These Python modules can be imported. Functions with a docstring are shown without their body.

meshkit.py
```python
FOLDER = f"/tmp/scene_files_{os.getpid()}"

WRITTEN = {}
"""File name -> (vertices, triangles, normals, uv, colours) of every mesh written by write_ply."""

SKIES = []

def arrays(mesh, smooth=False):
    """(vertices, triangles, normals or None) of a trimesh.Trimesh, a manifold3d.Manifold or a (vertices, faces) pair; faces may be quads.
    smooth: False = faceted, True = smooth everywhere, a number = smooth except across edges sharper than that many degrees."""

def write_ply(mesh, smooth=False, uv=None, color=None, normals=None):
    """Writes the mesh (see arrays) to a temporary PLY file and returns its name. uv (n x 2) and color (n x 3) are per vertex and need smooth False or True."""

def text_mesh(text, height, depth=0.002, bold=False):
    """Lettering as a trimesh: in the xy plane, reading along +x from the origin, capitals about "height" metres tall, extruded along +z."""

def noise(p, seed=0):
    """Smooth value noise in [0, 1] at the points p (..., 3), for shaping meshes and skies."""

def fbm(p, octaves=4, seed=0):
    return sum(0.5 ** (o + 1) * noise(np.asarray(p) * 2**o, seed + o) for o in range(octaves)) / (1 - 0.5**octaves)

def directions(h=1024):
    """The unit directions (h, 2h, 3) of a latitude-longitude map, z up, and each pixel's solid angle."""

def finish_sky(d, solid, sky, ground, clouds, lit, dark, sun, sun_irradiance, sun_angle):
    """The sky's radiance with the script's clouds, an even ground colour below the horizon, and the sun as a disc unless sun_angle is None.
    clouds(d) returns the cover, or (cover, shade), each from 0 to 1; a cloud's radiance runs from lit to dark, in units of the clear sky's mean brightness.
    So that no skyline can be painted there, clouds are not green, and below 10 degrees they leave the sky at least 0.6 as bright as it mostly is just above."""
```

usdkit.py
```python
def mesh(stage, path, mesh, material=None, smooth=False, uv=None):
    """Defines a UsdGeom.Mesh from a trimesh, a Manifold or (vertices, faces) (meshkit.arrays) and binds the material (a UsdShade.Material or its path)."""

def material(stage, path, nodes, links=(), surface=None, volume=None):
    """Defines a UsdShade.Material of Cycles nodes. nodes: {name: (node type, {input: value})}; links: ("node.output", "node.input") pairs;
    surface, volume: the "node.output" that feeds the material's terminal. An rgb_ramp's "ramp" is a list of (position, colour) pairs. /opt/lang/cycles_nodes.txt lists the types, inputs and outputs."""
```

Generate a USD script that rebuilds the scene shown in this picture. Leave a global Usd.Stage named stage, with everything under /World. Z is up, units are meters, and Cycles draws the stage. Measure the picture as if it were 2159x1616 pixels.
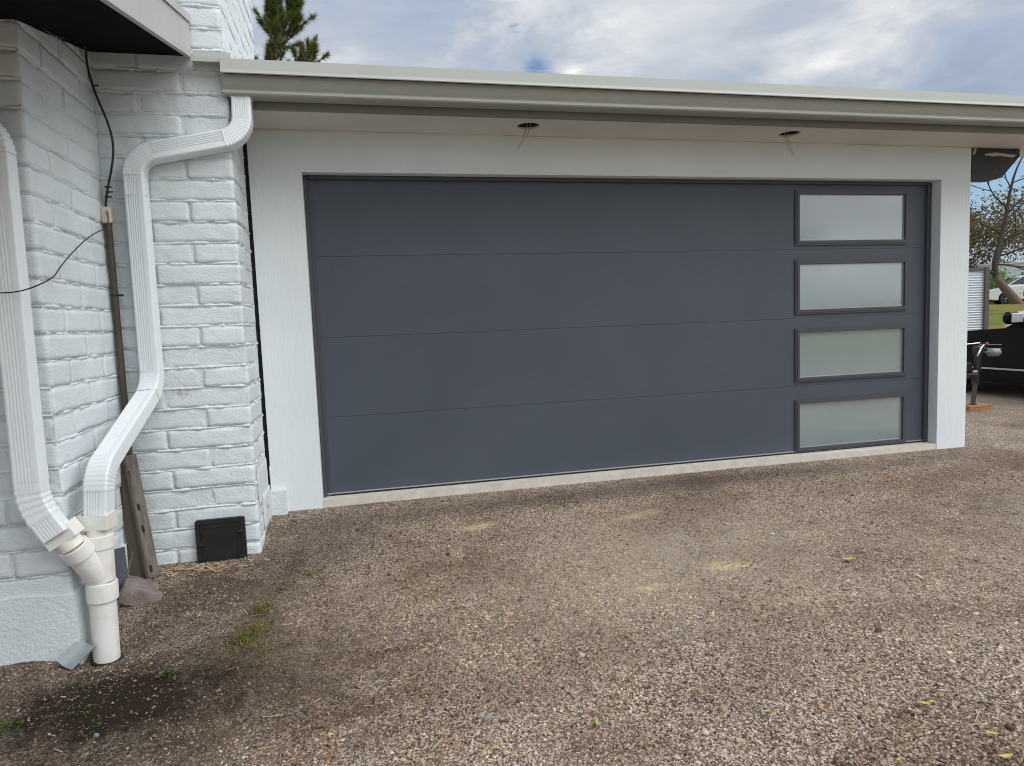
import math
import numpy as np
import trimesh
import shapely
from shapely.geometry import Polygon, Point, box as sbox
import meshkit, usdkit
from meshkit import noise, fbm
from pxr import Usd, UsdGeom, UsdLux, UsdShade, Gf, Sdf, Vt

PI = math.pi
stage = Usd.Stage.CreateInMemory()
UsdGeom.SetStageUpAxis(stage, 'Z')
UsdGeom.SetStageMetersPerUnit(stage, 1.0)
world = UsdGeom.Xform.Define(stage, '/World')
UsdGeom.Scope.Define(stage, '/World/Looks')
stage.SetDefaultPrim(world.GetPrim())

# ------------------------------------------------------------------ camera, sky, sun
CAM = np.array([0.2929, -4.4887, 1.1294])
YAW, PITCH, ROLL, FPX = 0.22296, -0.08911, -0.03861, 1401.8
EXPOSURE = 0.76
SUN_EL, SUN_AZ = math.radians(52), math.radians(128)      # azimuth = atan2(x, y) of the direction to the sun
SUN_I, SUN_ANGLE = 0.40, 60.0
SKY_STRENGTH = 0.05

_f = np.array([math.sin(YAW) * math.cos(PITCH), math.cos(YAW) * math.cos(PITCH), math.sin(PITCH)])
_r = np.array([math.cos(YAW), -math.sin(YAW), 0.0])
_u = np.cross(_r, _f)
right = _r * math.cos(ROLL) + _u * math.sin(ROLL)
up = -_r * math.sin(ROLL) + _u * math.cos(ROLL)
cam = UsdGeom.Camera.Define(stage, '/World/camera')
M = Gf.Matrix4d(*right, 0, *up, 0, *(-_f), 0, *CAM, 1)
cam.AddTransformOp().Set(M)
cam.CreateFocalLengthAttr(24.0)
cam.CreateHorizontalApertureAttr(24.0 * 2159 / FPX)
cam.CreateVerticalApertureAttr(24.0 * 1616 / FPX)
cam.CreateClippingRangeAttr((0.05, 5000.0))
cam.CreateExposureAttr(EXPOSURE)

sun_dir = np.array([math.sin(SUN_AZ) * math.cos(SUN_EL), math.cos(SUN_AZ) * math.cos(SUN_EL), math.sin(SUN_EL)])
sun = UsdLux.DistantLight.Define(stage, '/World/sun')
sun.CreateIntensityAttr(SUN_I)
sun.CreateAngleAttr(SUN_ANGLE)
sun.CreateNormalizeAttr(True)
sun.CreateColorAttr(Gf.Vec3f(1.0, 0.995, 0.985))
_z = sun_dir
_x = np.cross([0, 0, 1], _z); _x /= np.linalg.norm(_x)
_y = np.cross(_z, _x)
sun.AddTransformOp().Set(Gf.Matrix4d(*_x, 0, *_y, 0, *_z, 0, 0, 0, 30, 1))

def direction(u, v):
    d = _f + right * (u - 1079.5) / FPX + up * (808 - v) / FPX
    return d / np.linalg.norm(d)

# cloud cover: layered noise over the whole dome, plus single clouds and one blue gap in view
sky_nodes = {
    'sky': ('sky_texture', {'sky_type': 'single_scattering', 'sun_disc': False, 'sun_elevation': SUN_EL, 'sun_rotation': SUN_AZ}),
    'tc': ('texture_coordinate', {}),
    'map': ('mapping', {'scale': (1.0, 1.0, 2.6)}),
    'big': ('noise_texture', {'scale': 2.1, 'detail': 6.0, 'roughness': 0.55, 'distortion': 0.4}),
    'fine': ('noise_texture', {'scale': 5.2, 'detail': 7.0, 'roughness': 0.6, 'distortion': 0.5}),
    'sum': ('math', {'math_type': 'multiply_add', 'value2': 0.62}), 'sc': ('math', {'math_type': 'multiply_add', 'value2': 1.0, 'value3': -0.30}),
    'shade': ('rgb_ramp', {'ramp': [(0.0, (3.3, 4.0, 5.4)), (0.30, (3.7, 4.5, 5.9)), (0.40, (4.4, 5.3, 6.8)), (0.49, (5.1, 6.0, 7.6)), (0.57, (5.9, 6.5, 7.5)), (0.66, (7.3, 7.8, 8.5)), (0.75, (9.0, 9.2, 9.5)), (0.87, (13.5, 13.5, 13.4)), (1.0, (18, 17.8, 17.4))]}),
    'cover': ('math', {'math_type': 'subtract', 'value1': 1.0, 'use_clamp': True}),
    'mixed': ('mix', {'fac': 1.0}),
    'bg': ('background_shader', {'strength': SKY_STRENGTH}),
}
sky_links = [('tc.generated', 'map.vector'), ('map.vector', 'big.vector'), ('map.vector', 'fine.vector'),
             ('fine.fac', 'sum.value1'), ('big.fac', 'sum.value3')]
def spot(name, u, v, inner, outer, weight, fuzz=0.10):
    """A soft patch round one sky direction, its edge broken up by the fine noise."""
    d = direction(u, v)
    sky_nodes[name + 'D'] = ('vector_math', {'math_type': 'distance', 'vector2': tuple(d)})
    sky_nodes[name + 'N'] = ('math', {'math_type': 'multiply_add', 'value2': -fuzz * 2})
    sky_nodes[name + 'M'] = ('map_range', {'from_min': outer, 'from_max': inner, 'to_min': 0.0, 'to_max': weight, 'clamp': True, 'range_type': 'smoothstep'})
    sky_links.extend([('map0.vector', name + 'D.vector1'), ('fine.fac', name + 'N.value1'), (name + 'D.value', name + 'N.value3'), (name + 'N.value', name + 'M.value')])
    return name + 'M.result'
sky_nodes['map0'] = ('mapping', {'scale': (1.0, 1.0, 1.0)})
sky_links.append(('tc.generated', 'map0.vector'))
def chain(first, outs, tag):
    cur = first
    for i, o in enumerate(outs):
        sky_nodes[f'{tag}{i}'] = ('math', {'math_type': 'add'})
        sky_links.extend([(cur, f'{tag}{i}.value1'), (o, f'{tag}{i}.value2')])
        cur = f'{tag}{i}.value'
    return cur
lights = [spot('w1', 1440, 75, -0.05, 0.15, 0.10, 0.22), spot('w2', 1205, 148, -0.10, -0.05, 0.16, 0.10), spot('w3', 1340, 128, 0.0, 0.09, 0.04, 0.15),
          spot('d1', 1840, 185, -0.03, 0.14, -0.13, 0.16), spot('w5', 1980, 30, -0.03, 0.20, 0.07, 0.12), spot('d2', 1130, 20, 0.0, 0.14, -0.06, 0.12), spot('w4', 640, 20, 0.0, 0.25, 0.06, 0.10)]
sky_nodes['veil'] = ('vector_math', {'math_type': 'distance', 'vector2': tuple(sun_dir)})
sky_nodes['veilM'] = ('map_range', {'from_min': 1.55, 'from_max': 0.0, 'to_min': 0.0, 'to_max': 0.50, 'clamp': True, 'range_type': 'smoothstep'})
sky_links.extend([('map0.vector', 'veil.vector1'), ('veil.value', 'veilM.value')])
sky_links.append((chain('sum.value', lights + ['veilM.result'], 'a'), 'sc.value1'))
sky_links.append(('sc.value', 'shade.fac'))
hole = spot('h1', 1136, 138, -0.118, -0.075, 1.0, 0.13)
hole2 = spot('h2', 2115, 400, -0.09, 0.035, 0.9, 0.10)
sky_nodes['hsum'] = ('math', {'math_type': 'add', 'use_clamp': True})
sky_links.extend([(hole, 'hsum.value1'), (hole2, 'hsum.value2'), ('hsum.value', 'mixed.fac'), ('shade.color', 'mixed.color1'), ('skyb.color', 'mixed.color2'),
                  ('sky.color', 'skyb.color1'), ('mixed.color', 'bg.color')])
sky_nodes['skyb'] = ('mix', {'mix_type': 'multiply', 'fac': 1.0, 'color2': (1.25, 1.45, 1.6)})
del sky_nodes['cover']
sky_mat = usdkit.material(stage, '/World/Looks/sky', sky_nodes, sky_links, surface='bg.background')
dome = UsdLux.DomeLight.Define(stage, '/World/sky')
UsdShade.MaterialBindingAPI.Apply(dome.GetPrim()).Bind(sky_mat)
dome.GetPrim().SetCustomDataByKey('kind', 'structure')

# ------------------------------------------------------------------ helpers
rng = np.random.default_rng(7)
_names = {}
def numbered(parent, name):
    k = (parent, name)
    n = _names.get(k, 0)
    _names[k] = n + 1
    return name if n == 0 else f'{name}_{n:03d}'
def path_of(parent):
    return '/World' if parent is None else str(parent.GetPath())
def tag(prim, label=None, category=None, group=None, kind=None):
    for k, v in (('label', label), ('category', category), ('group', group), ('kind', kind)):
        if v:
            prim.SetCustomDataByKey(k, v)
    return prim
def thing(name, label, category, loc=(0, 0, 0), rotz=0.0, group=None, parent=None):
    x = UsdGeom.Xform.Define(stage, path_of(parent) + '/' + numbered(path_of(parent), name))
    x.AddTranslateOp().Set(Gf.Vec3d(*map(float, loc)))
    if rotz:
        x.AddRotateZOp().Set(math.degrees(rotz))
    return tag(x.GetPrim(), label, category, group)
def holder(name, parent):
    return UsdGeom.Xform.Define(stage, path_of(parent) + '/' + numbered(path_of(parent), name)).GetPrim()
def obj(name, mesh, mat, parent=None, smooth=False, label=None, category=None, group=None, kind=None):
    """One Mesh prim. Vertices are given in world space minus the thing's origin."""
    if isinstance(mesh, list):
        mesh = trimesh.util.concatenate(mesh)
    m = usdkit.mesh(stage, path_of(parent) + '/' + numbered(path_of(parent), name), mesh, mat, smooth)
    return tag(m.GetPrim(), label, category, group, kind)

def tone(prim, per, n=None, seed=0):
    """One random number per loose piece, kept on its vertices: 'per' vertices for each piece (a number or one per piece)."""
    total = len(UsdGeom.Mesh(prim).GetPointsAttr().Get())
    r = np.random.default_rng(seed + 101)
    per = np.full(total // per, per) if np.ndim(per) == 0 else np.asarray(per)
    v = np.repeat(r.random(len(per)), per).astype(np.float32)
    pv = UsdGeom.PrimvarsAPI(prim).CreatePrimvar('tone', Sdf.ValueTypeNames.FloatArray, 'vertex')
    pv.Set(Vt.FloatArray.FromNumpy(np.resize(v, total)))
    return prim

def bx(x0, x1, y0, y1, z0, z1, bevel=0.0):
    if bevel > 0:
        return rbox((x0 + x1) / 2, (y0 + y1) / 2, (z0 + z1) / 2, x1 - x0, y1 - y0, z1 - z0, bevel)
    b = trimesh.creation.box([x1 - x0, y1 - y0, z1 - z0])
    b.apply_translation([(x0 + x1) / 2, (y0 + y1) / 2, (z0 + z1) / 2])
    return b
def rbox(cx, cy, cz, sx, sy, sz, b):
    """Box with a one-step chamfer."""
    pts = []
    for i in (-1, 1):
        for j in (-1, 1):
            for k in (-1, 1):
                h = np.array([sx, sy, sz]) / 2
                s = np.array([i, j, k])
                for a in range(3):
                    o = np.full(3, b); o[a] = 0
                    pts.append(s * (h - o))
    m = trimesh.convex.convex_hull(np.array(pts))
    m.apply_translation([cx, cy, cz])
    return m
def extrude(poly, h, axis='z', at=0.0):
    """shapely polygon extruded; axis 'y': polygon is (x, z) and runs from y = at to at + h; 'x': polygon is (y, z)."""
    m = trimesh.creation.extrude_polygon(poly, h, engine='earcut')
    v = m.vertices
    if axis == 'z':
        m.vertices = v + [0, 0, at]
    elif axis == 'y':
        m.vertices = np.stack([v[:, 0], v[:, 2] + at, v[:, 1]], 1); m.invert()
    else:
        m.vertices = np.stack([v[:, 2] + at, v[:, 0], v[:, 1]], 1)
    return m
def gridbox(size, seg):
    """Welded box surface with a grid on each face, centred."""
    n = np.maximum(1, np.round(np.array(size) / seg).astype(int))
    faces, verts = [], []
    for a in range(3):
        b, c = (a + 1) % 3, (a + 2) % 3
        for s in (-1, 1):
            U, V = np.meshgrid(np.linspace(-.5, .5, n[b] + 1), np.linspace(-.5, .5, n[c] + 1), indexing='ij')
            P = np.zeros(U.shape + (3,)); P[..., a] = s * .5; P[..., b] = U; P[..., c] = V
            base = sum(len(x) for x in verts)
            verts.append(P.reshape(-1, 3))
            I = np.arange(U.size).reshape(U.shape) + base
            q = np.stack([I[:-1, :-1], I[1:, :-1], I[1:, 1:], I[:-1, 1:]], -1).reshape(-1, 4)
            if s < 0: q = q[:, ::-1]
            faces.append(q)
    v = np.vstack(verts) * size; f = np.vstack(faces)
    f = np.vstack([f[:, [0, 1, 2]], f[:, [0, 2, 3]]])
    m = trimesh.Trimesh(v, f, process=False)
    m.merge_vertices(digits_vertex=6)
    return m
def brick_mesh(x0, x1, y0, y1, z0, z1, r=0.008, amp=0.0048, seg=0.021, seed=0):
    """A hand-made adobe brick: rounded arrises, uneven faces, a ragged lower edge."""
    c = np.array([(x0 + x1) / 2, (y0 + y1) / 2, (z0 + z1) / 2]); s = np.array([x1 - x0, y1 - y0, z1 - z0])
    m = gridbox(s, seg)
    v = m.vertices.copy()
    h = s / 2
    inner = np.clip(v, -(h - r), h - r)
    d = v - inner
    L = np.linalg.norm(d, axis=1, keepdims=True)
    n = d / np.maximum(L, 1e-9)
    rr = r * (0.75 + 0.5 * fbm((v + c) * 14.0, 2, seed + 3))[:, None]
    v2 = inner + n * np.where(L > 0, rr, 0)
    w = v2 + c
    disp = (fbm(w * 11.0, 3, seed) - 0.5) * 2 * amp + (fbm(w * 42.0, 2, seed + 9) - 0.5) * amp * 0.9
    low = np.clip((-v[:, 2] - h[2] * 0.45) / (h[2] * 0.5), 0, 1)
    disp += low * (fbm(w * np.array([30., 30., 60.]), 2, seed + 5) - 0.35) * 0.010
    nn = np.where(L > 0, n, 0)
    vert = nn.copy(); vert[:, 2] *= 0.5
    w = w + vert * disp[:, None]
    sag = (noise(np.stack([w[:, 0] * 4 + seed, w[:, 1] * 4, w[:, 2] * 3], 1), seed) - 0.5) * 0.008
    w[:, 2] += sag
    return trimesh.Trimesh(w, m.faces, process=False)
def tube(points, radius, sides=8, caps=True):
    P = np.asarray(points, float)
    R = np.broadcast_to(np.asarray(radius, float), (len(P),))
    T = np.gradient(P, axis=0); T /= np.maximum(np.linalg.norm(T, axis=1, keepdims=True), 1e-12)
    ref = np.array([0, 0, 1.0]) if abs(T[0][2]) < 0.9 else np.array([1.0, 0, 0])
    n = np.cross(T[0], ref); n /= np.linalg.norm(n)
    rings = []
    for i in range(len(P)):
        n = n - T[i] * (n @ T[i]); n /= max(np.linalg.norm(n), 1e-9)
        b = np.cross(T[i], n)
        a = np.arange(sides) / sides * 2 * PI
        rings.append(P[i] + R[i] * (np.cos(a)[:, None] * n + np.sin(a)[:, None] * b))
    v = np.vstack(rings)
    I = np.arange(len(P) * sides).reshape(len(P), sides)
    J = np.roll(I, -1, axis=1)
    q = np.stack([I[:-1], J[:-1], J[1:], I[1:]], -1).reshape(-1, 4)
    f = np.vstack([q[:, [0, 1, 2]], q[:, [0, 2, 3]]])
    if caps:
        k = len(v)
        v = np.vstack([v, P[0], P[-1]])
        f = np.vstack([f, [[k, I[0, (j + 1) % sides], I[0, j]] for j in range(sides)], [[k + 1, I[-1, j], I[-1, (j + 1) % sides]] for j in range(sides)]])
    return trimesh.Trimesh(v, f, process=False)
def smooth_path(pts, n=40):
    from scipy.interpolate import CubicSpline
    P = np.asarray(pts, float)
    t = np.r_[0, np.cumsum(np.linalg.norm(np.diff(P, axis=0), axis=1))]
    return CubicSpline(t, P)(np.linspace(0, t[-1], n))
def lathe(profile, axis_from, axis_dir, sides=40):
    """profile: (radius, distance along the axis) pairs."""
    A = np.asarray(axis_dir, float); A /= np.linalg.norm(A)
    ref = np.array([0, 0, 1.0]) if abs(A[2]) < .9 else np.array([1.0, 0, 0])
    n = np.cross(A, ref); n /= np.linalg.norm(n); b = np.cross(A, n)
    a = np.arange(sides) / sides * 2 * PI
    ring = np.cos(a)[:, None] * n + np.sin(a)[:, None] * b
    v = np.vstack([np.asarray(axis_from) + A * h + ring * r for r, h in profile])
    I = np.arange(len(profile) * sides).reshape(-1, sides); J = np.roll(I, -1, 1)
    q = np.stack([I[:-1], J[:-1], J[1:], I[1:]], -1).reshape(-1, 4)
    return trimesh.Trimesh(v, np.vstack([q[:, [0, 1, 2]], q[:, [0, 2, 3]]]), process=False)

# ------------------------------------------------------------------ materials
def mat(name, nodes, links, surface='p.BSDF'):
    return usdkit.material(stage, '/World/Looks/' + name, nodes, links, surface=surface)
def simple(name, color, rough=0.5, metallic=0.0, spec=0.5, var=0.06, scale=6.0, bump=0.0, bscale=60.0, extra=None):
    c = np.array(color)
    nodes = {'g': ('geometry', {}), 'n': ('noise_texture', {'scale': scale, 'detail': 5.0, 'roughness': 0.6}),
             'r': ('rgb_ramp', {'ramp': [(0.3, tuple(c * (1 - var))), (0.7, tuple(np.minimum(c * (1 + var), 1)))]}),
             'p': ('principled_bsdf', {'roughness': rough, 'metallic': metallic, 'specular_ior_level': spec, **(extra or {})})}
    links = [('g.position', 'n.vector'), ('n.fac', 'r.fac'), ('r.color', 'p.base_color')]
    if bump:
        nodes['bn'] = ('noise_texture', {'scale': bscale, 'detail': 4.0, 'roughness': 0.6})
        nodes['b'] = ('bump', {'strength': 1.0, 'distance': bump})
        links += [('g.position', 'bn.vector'), ('bn.fac', 'b.height'), ('b.normal', 'p.normal')]
    return mat(name, nodes, links)

# white-painted adobe: off-white, dusty lower courses, hairline soil in the joints, rough paint film
M_brick = mat('painted_adobe', {
    'g': ('geometry', {}), 'n': ('noise_texture', {'scale': 3.2, 'detail': 6.0, 'roughness': 0.62}), 'n2': ('noise_texture', {'scale': 28.0, 'detail': 5.0, 'roughness': 0.65}),
    'r': ('rgb_ramp', {'ramp': [(0.28, (.58, .64, .655)), (0.5, (.635, .70, .735)), (0.75, (.67, .735, .77))]}),
    'r2': ('rgb_ramp', {'ramp': [(0.26, (.84, .82, .78)), (0.40, (1, 1, 1)), (1.0, (1, 1, 1))]}),
    'mx': ('mix', {'mix_type': 'multiply', 'fac': 0.7}),
    'oi': ('geometry', {}),
    'bm': ('mapping', {'scale': (1.0, 1.0, 1.9)}), 'b1': ('noise_texture', {'scale': 52.0, 'detail': 7.0, 'roughness': 0.68, 'distortion': 0.5}), 'b': ('bump', {'strength': 0.8, 'distance': 0.0055}),
    'p': ('principled_bsdf', {'roughness': 0.62, 'specular_ior_level': 0.35})},
    [('g.position', 'n.vector'), ('g.position', 'n2.vector'), ('n.fac', 'r.fac'), ('n2.fac', 'r2.fac'), ('r.color', 'mx.color1'), ('r2.color', 'mx.color2'), ('mx.color', 'p.base_color'),
     ('g.position', 'bm.vector'), ('bm.vector', 'b1.vector'), ('b1.fac', 'b.height'), ('b.normal', 'p.normal')])
M_mortar = mat('painted_mortar', {
    'g': ('geometry', {}), 'n': ('noise_texture', {'scale': 9.0, 'detail': 6.0, 'roughness': 0.7}),
    'r': ('rgb_ramp', {'ramp': [(0.30, (.45, .42, .38)), (0.40, (.60, .645, .66)), (0.7, (.65, .715, .74))]}),
    'b1': ('noise_texture', {'scale': 120.0, 'detail': 4.0}), 'b': ('bump', {'strength': 0.8, 'distance': 0.005}),
    'p': ('principled_bsdf', {'roughness': 0.7, 'specular_ior_level': 0.3})},
    [('g.position', 'n.vector'), ('n.fac', 'r.fac'), ('r.color', 'p.base_color'), ('g.position', 'b1.vector'), ('b1.fac', 'b.height'), ('b.normal', 'p.normal')])
M_plinth = simple('painted_plinth', (.62, .68, .70), 0.65, var=.05, scale=4, bump=.006, bscale=70)
# cedar-grain siding, painted white: fine vertical grain
M_siding = mat('painted_siding', {
    'g': ('geometry', {}), 'm': ('mapping', {'scale': (1.0, 1.0, 0.035)}), 'm2': ('mapping', {'scale': (1.0, 1.0, 0.16)}),
    'n': ('noise_texture', {'scale': 210.0, 'detail': 5.0, 'roughness': 0.65, 'distortion': 0.6}), 'w': ('noise_texture', {'scale': 38.0, 'detail': 3.0, 'distortion': 1.6}),
    'ad': ('math', {'math_type': 'multiply_add', 'value2': 0.6}),
    'c': ('noise_texture', {'scale': 2.2, 'detail': 4.0}), 'r': ('rgb_ramp', {'ramp': [(0.3, (.665, .72, .745)), (0.7, (.71, .765, .79))]}),
    'b': ('bump', {'strength': 0.8, 'distance': 0.0022}),
    'p': ('principled_bsdf', {'roughness': 0.5, 'specular_ior_level': 0.4})},
    [('g.position', 'm.vector'), ('g.position', 'm2.vector'), ('m.vector', 'n.vector'), ('m2.vector', 'w.vector'), ('n.fac', 'ad.value1'), ('w.fac', 'ad.value3'), ('ad.value', 'b.height'),
     ('g.position', 'c.vector'), ('c.fac', 'r.fac'), ('r.color', 'p.base_color'), ('b.normal', 'p.normal')])
M_soffit = simple('soffit_paint', (.62, .61, .58), 0.6, var=.05, scale=3, bump=.001, bscale=90)
# steel garage door: charcoal stucco-embossed
M_door = mat('charcoal_door', {
    'g': ('geometry', {}), 'n': ('noise_texture', {'scale': 1.6, 'detail': 4.0}), 'r': ('rgb_ramp', {'ramp': [(0.3, (.060, .074, .097)), (0.7, (.070, .085, .110))]}),
    'e': ('noise_texture', {'scale': 240.0, 'detail': 3.0, 'roughness': 0.55}), 'b': ('bump', {'strength': 0.55, 'distance': 0.0014}),
    'rn': ('noise_texture', {'scale': 2.6, 'detail': 6.0, 'roughness': 0.65}), 'rr': ('map_range', {'from_min': 0.3, 'from_max': 0.7, 'to_min': 0.36, 'to_max': 0.52}),
    'p': ('principled_bsdf', {'ior': 1.5, 'specular_ior_level': 0.4})},
    [('g.position', 'rn.vector'), ('rn.fac', 'rr.value'), ('rr.result', 'p.roughness'), ('g.position', 'n.vector'), ('n.fac', 'r.fac'), ('r.color', 'p.base_color'), ('g.position', 'e.vector'), ('e.fac', 'b.height'), ('b.normal', 'p.normal')])
M_doortrim = simple('charcoal_trim', (.050, .058, .072), 0.42, var=.05)
# satin-etched insulated glass: milky body, clear outer face that mirrors the sky
M_frost = mat('frosted_glass', {
    'g': ('geometry', {}), 'n': ('noise_texture', {'scale': 2.5, 'detail': 3.0}), 'r': ('rgb_ramp', {'ramp': [(0.3, (.155, .215, .235)), (0.7, (.172, .235, .252))]}),
    'wn': ('noise_texture', {'scale': 7.0, 'detail': 1.0}), 'b': ('bump', {'strength': 0.10, 'distance': 0.004}),
    'p': ('principled_bsdf', {'roughness': 0.11, 'ior': 3.1, 'specular_ior_level': 0.5})},
    [('g.position', 'n.vector'), ('n.fac', 'r.fac'), ('r.color', 'p.base_color'), ('g.position', 'wn.vector'), ('wn.fac', 'b.height'), ('b.normal', 'p.normal')])
M_seal = simple('black_rubber', (.015, .015, .016), 0.7)
M_alu = simple('door_retainer', (.42, .43, .44), 0.4, metallic=0.6)
M_gutter = simple('greige_gutter', (.37, .385, .355), 0.38, var=.03, scale=2.0)
M_drip = simple('greige_flashing', (.40, .42, .395), 0.42, var=.03, scale=2.5)
M_fascia = simple('greige_fascia', (.20, .205, .185), 0.55, var=.05, scale=3)
M_rake = simple('grey_rake_board', (.41, .41, .405), 0.55, var=.05, scale=5, bump=.001, bscale=60)
M_darksoffit = simple('dark_soffit', (.009, .007, .008), 0.95, spec=.04, var=.15, scale=4)
M_roof = simple('roof_felt', (.25, .25, .24), 0.8)
M_down = simple('white_downspout', (.68, .735, .77), 0.34, var=.025, scale=5, spec=.5)
M_pvc = mat('white_plastic_pipe', {
    'g': ('geometry', {}), 'n': ('noise_texture', {'scale': 7.0, 'detail': 6.0, 'roughness': 0.65}), 'r': ('rgb_ramp', {'ramp': [(0.3, (.60, .59, .55)), (0.48, (.70, .705, .69)), (0.8, (.72, .725, .715))]}),
    'd': ('noise_texture', {'scale': 60.0, 'detail': 4.0, 'roughness': 0.7}), 'rd': ('rgb_ramp', {'ramp': [(0.27, (.45, .40, .34)), (0.34, (1, 1, 1)), (1, (1, 1, 1))]}), 'mx': ('mix', {'mix_type': 'multiply', 'fac': 0.8}),
    'p': ('principled_bsdf', {'roughness': 0.4})},
    [('g.position', 'n.vector'), ('n.fac', 'r.fac'), ('g.position', 'd.vector'), ('d.fac', 'rd.fac'), ('r.color', 'mx.color1'), ('rd.color', 'mx.color2'), ('mx.color', 'p.base_color')])
M_pvc_old = mat('yellowed_plastic', {
    'g': ('geometry', {}), 'n': ('noise_texture', {'scale': 8.0, 'detail': 4.0}), 'r': ('rgb_ramp', {'ramp': [(0.40, (.68, .70, .69)), (0.58, (.69, .675, .57)), (0.78, (.69, .61, .38))]}),
    'p': ('principled_bsdf', {'roughness': 0.42})}, [('g.position', 'n.vector'), ('n.fac', 'r.fac'), ('r.color', 'p.base_color')])
M_black = simple('black_cable', (.012, .012, .013), 0.5)
M_iron = simple('black_iron', (.010, .0095, .011), 0.48, var=.3, scale=20, bump=.0015, bscale=120)
M_bronze = simple('brown_conduit', (.060, .050, .034), 0.5, var=.2, scale=12)
M_wood_old = mat('weathered_plank', {
    'g': ('geometry', {}), 'm': ('mapping', {'scale': (30.0, 30.0, 2.0)}), 'n': ('noise_texture', {'scale': 2.0, 'detail': 5.0, 'distortion': .8}),
    'r': ('rgb_ramp', {'ramp': [(0.3, (.09, .075, .06)), (0.6, (.16, .142, .125)), (0.8, (.20, .185, .17))]}), 'p': ('principled_bsdf', {'roughness': 0.8})},
    [('g.position', 'm.vector'), ('m.vector', 'n.vector'), ('n.fac', 'r.fac'), ('r.color', 'p.base_color')])
M_wood_new = mat('fresh_wood', {
    'g': ('geometry', {}), 'm': ('mapping', {'scale': (3.0, 30.0, 30.0)}), 'n': ('noise_texture', {'scale': 2.0, 'detail': 4.0, 'distortion': .8}),
    'r': ('rgb_ramp', {'ramp': [(0.3, (.26, .12, .045)), (0.7, (.42, .22, .09))]}), 'p': ('principled_bsdf', {'roughness': 0.7})},
    [('g.position', 'm.vector'), ('m.vector', 'n.vector'), ('n.fac', 'r.fac'), ('r.color', 'p.base_color')])
M_conc = mat('old_concrete', {
    'g': ('geometry', {}), 'n': ('noise_texture', {'scale': 14.0, 'detail': 7.0, 'roughness': 0.7}), 'r': ('rgb_ramp', {'ramp': [(0.3, (.12, .075, .055)), (0.5, (.18, .15, .14)), (0.7, (.25, .235, .235))]}),
    'b': ('bump', {'strength': 0.9, 'distance': 0.01}), 'p': ('principled_bsdf', {'roughness': 0.85})},
    [('g.position', 'n.vector'), ('n.fac', 'r.fac'), ('r.color', 'p.base_color'), ('n.fac', 'b.height'), ('b.normal', 'p.normal')])
M_sill = simple('concrete_sill', (.58, .545, .49), 0.8, var=.14, scale=9, bump=.002, bscale=120)
M_tar = simple('dark_bracket', (.022, .019, .023), 0.55, var=.2, scale=10)
M_nail = simple('nail_head', (.42, .36, .24), 0.4, metallic=.4)
M_tear = simple('grey_paint_smear', (.45, .45, .42), 0.6)
M_galv = simple('galvanised_sheet', (.58, .63, .68), 0.36, metallic=0.25, var=.04)
M_post = simple('brown_fence_post', (.105, .080, .078), 0.6)
M_copper = simple('copper_wire', (.36, .33, .28), 0.45, metallic=.3)
M_pinkcap = simple('tan_pebble', (.55, .36, .25), 0.7)
M_bluegrey = simple('bluegrey_metal', (.17, .205, .22), 0.45, var=.12, scale=14)

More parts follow.
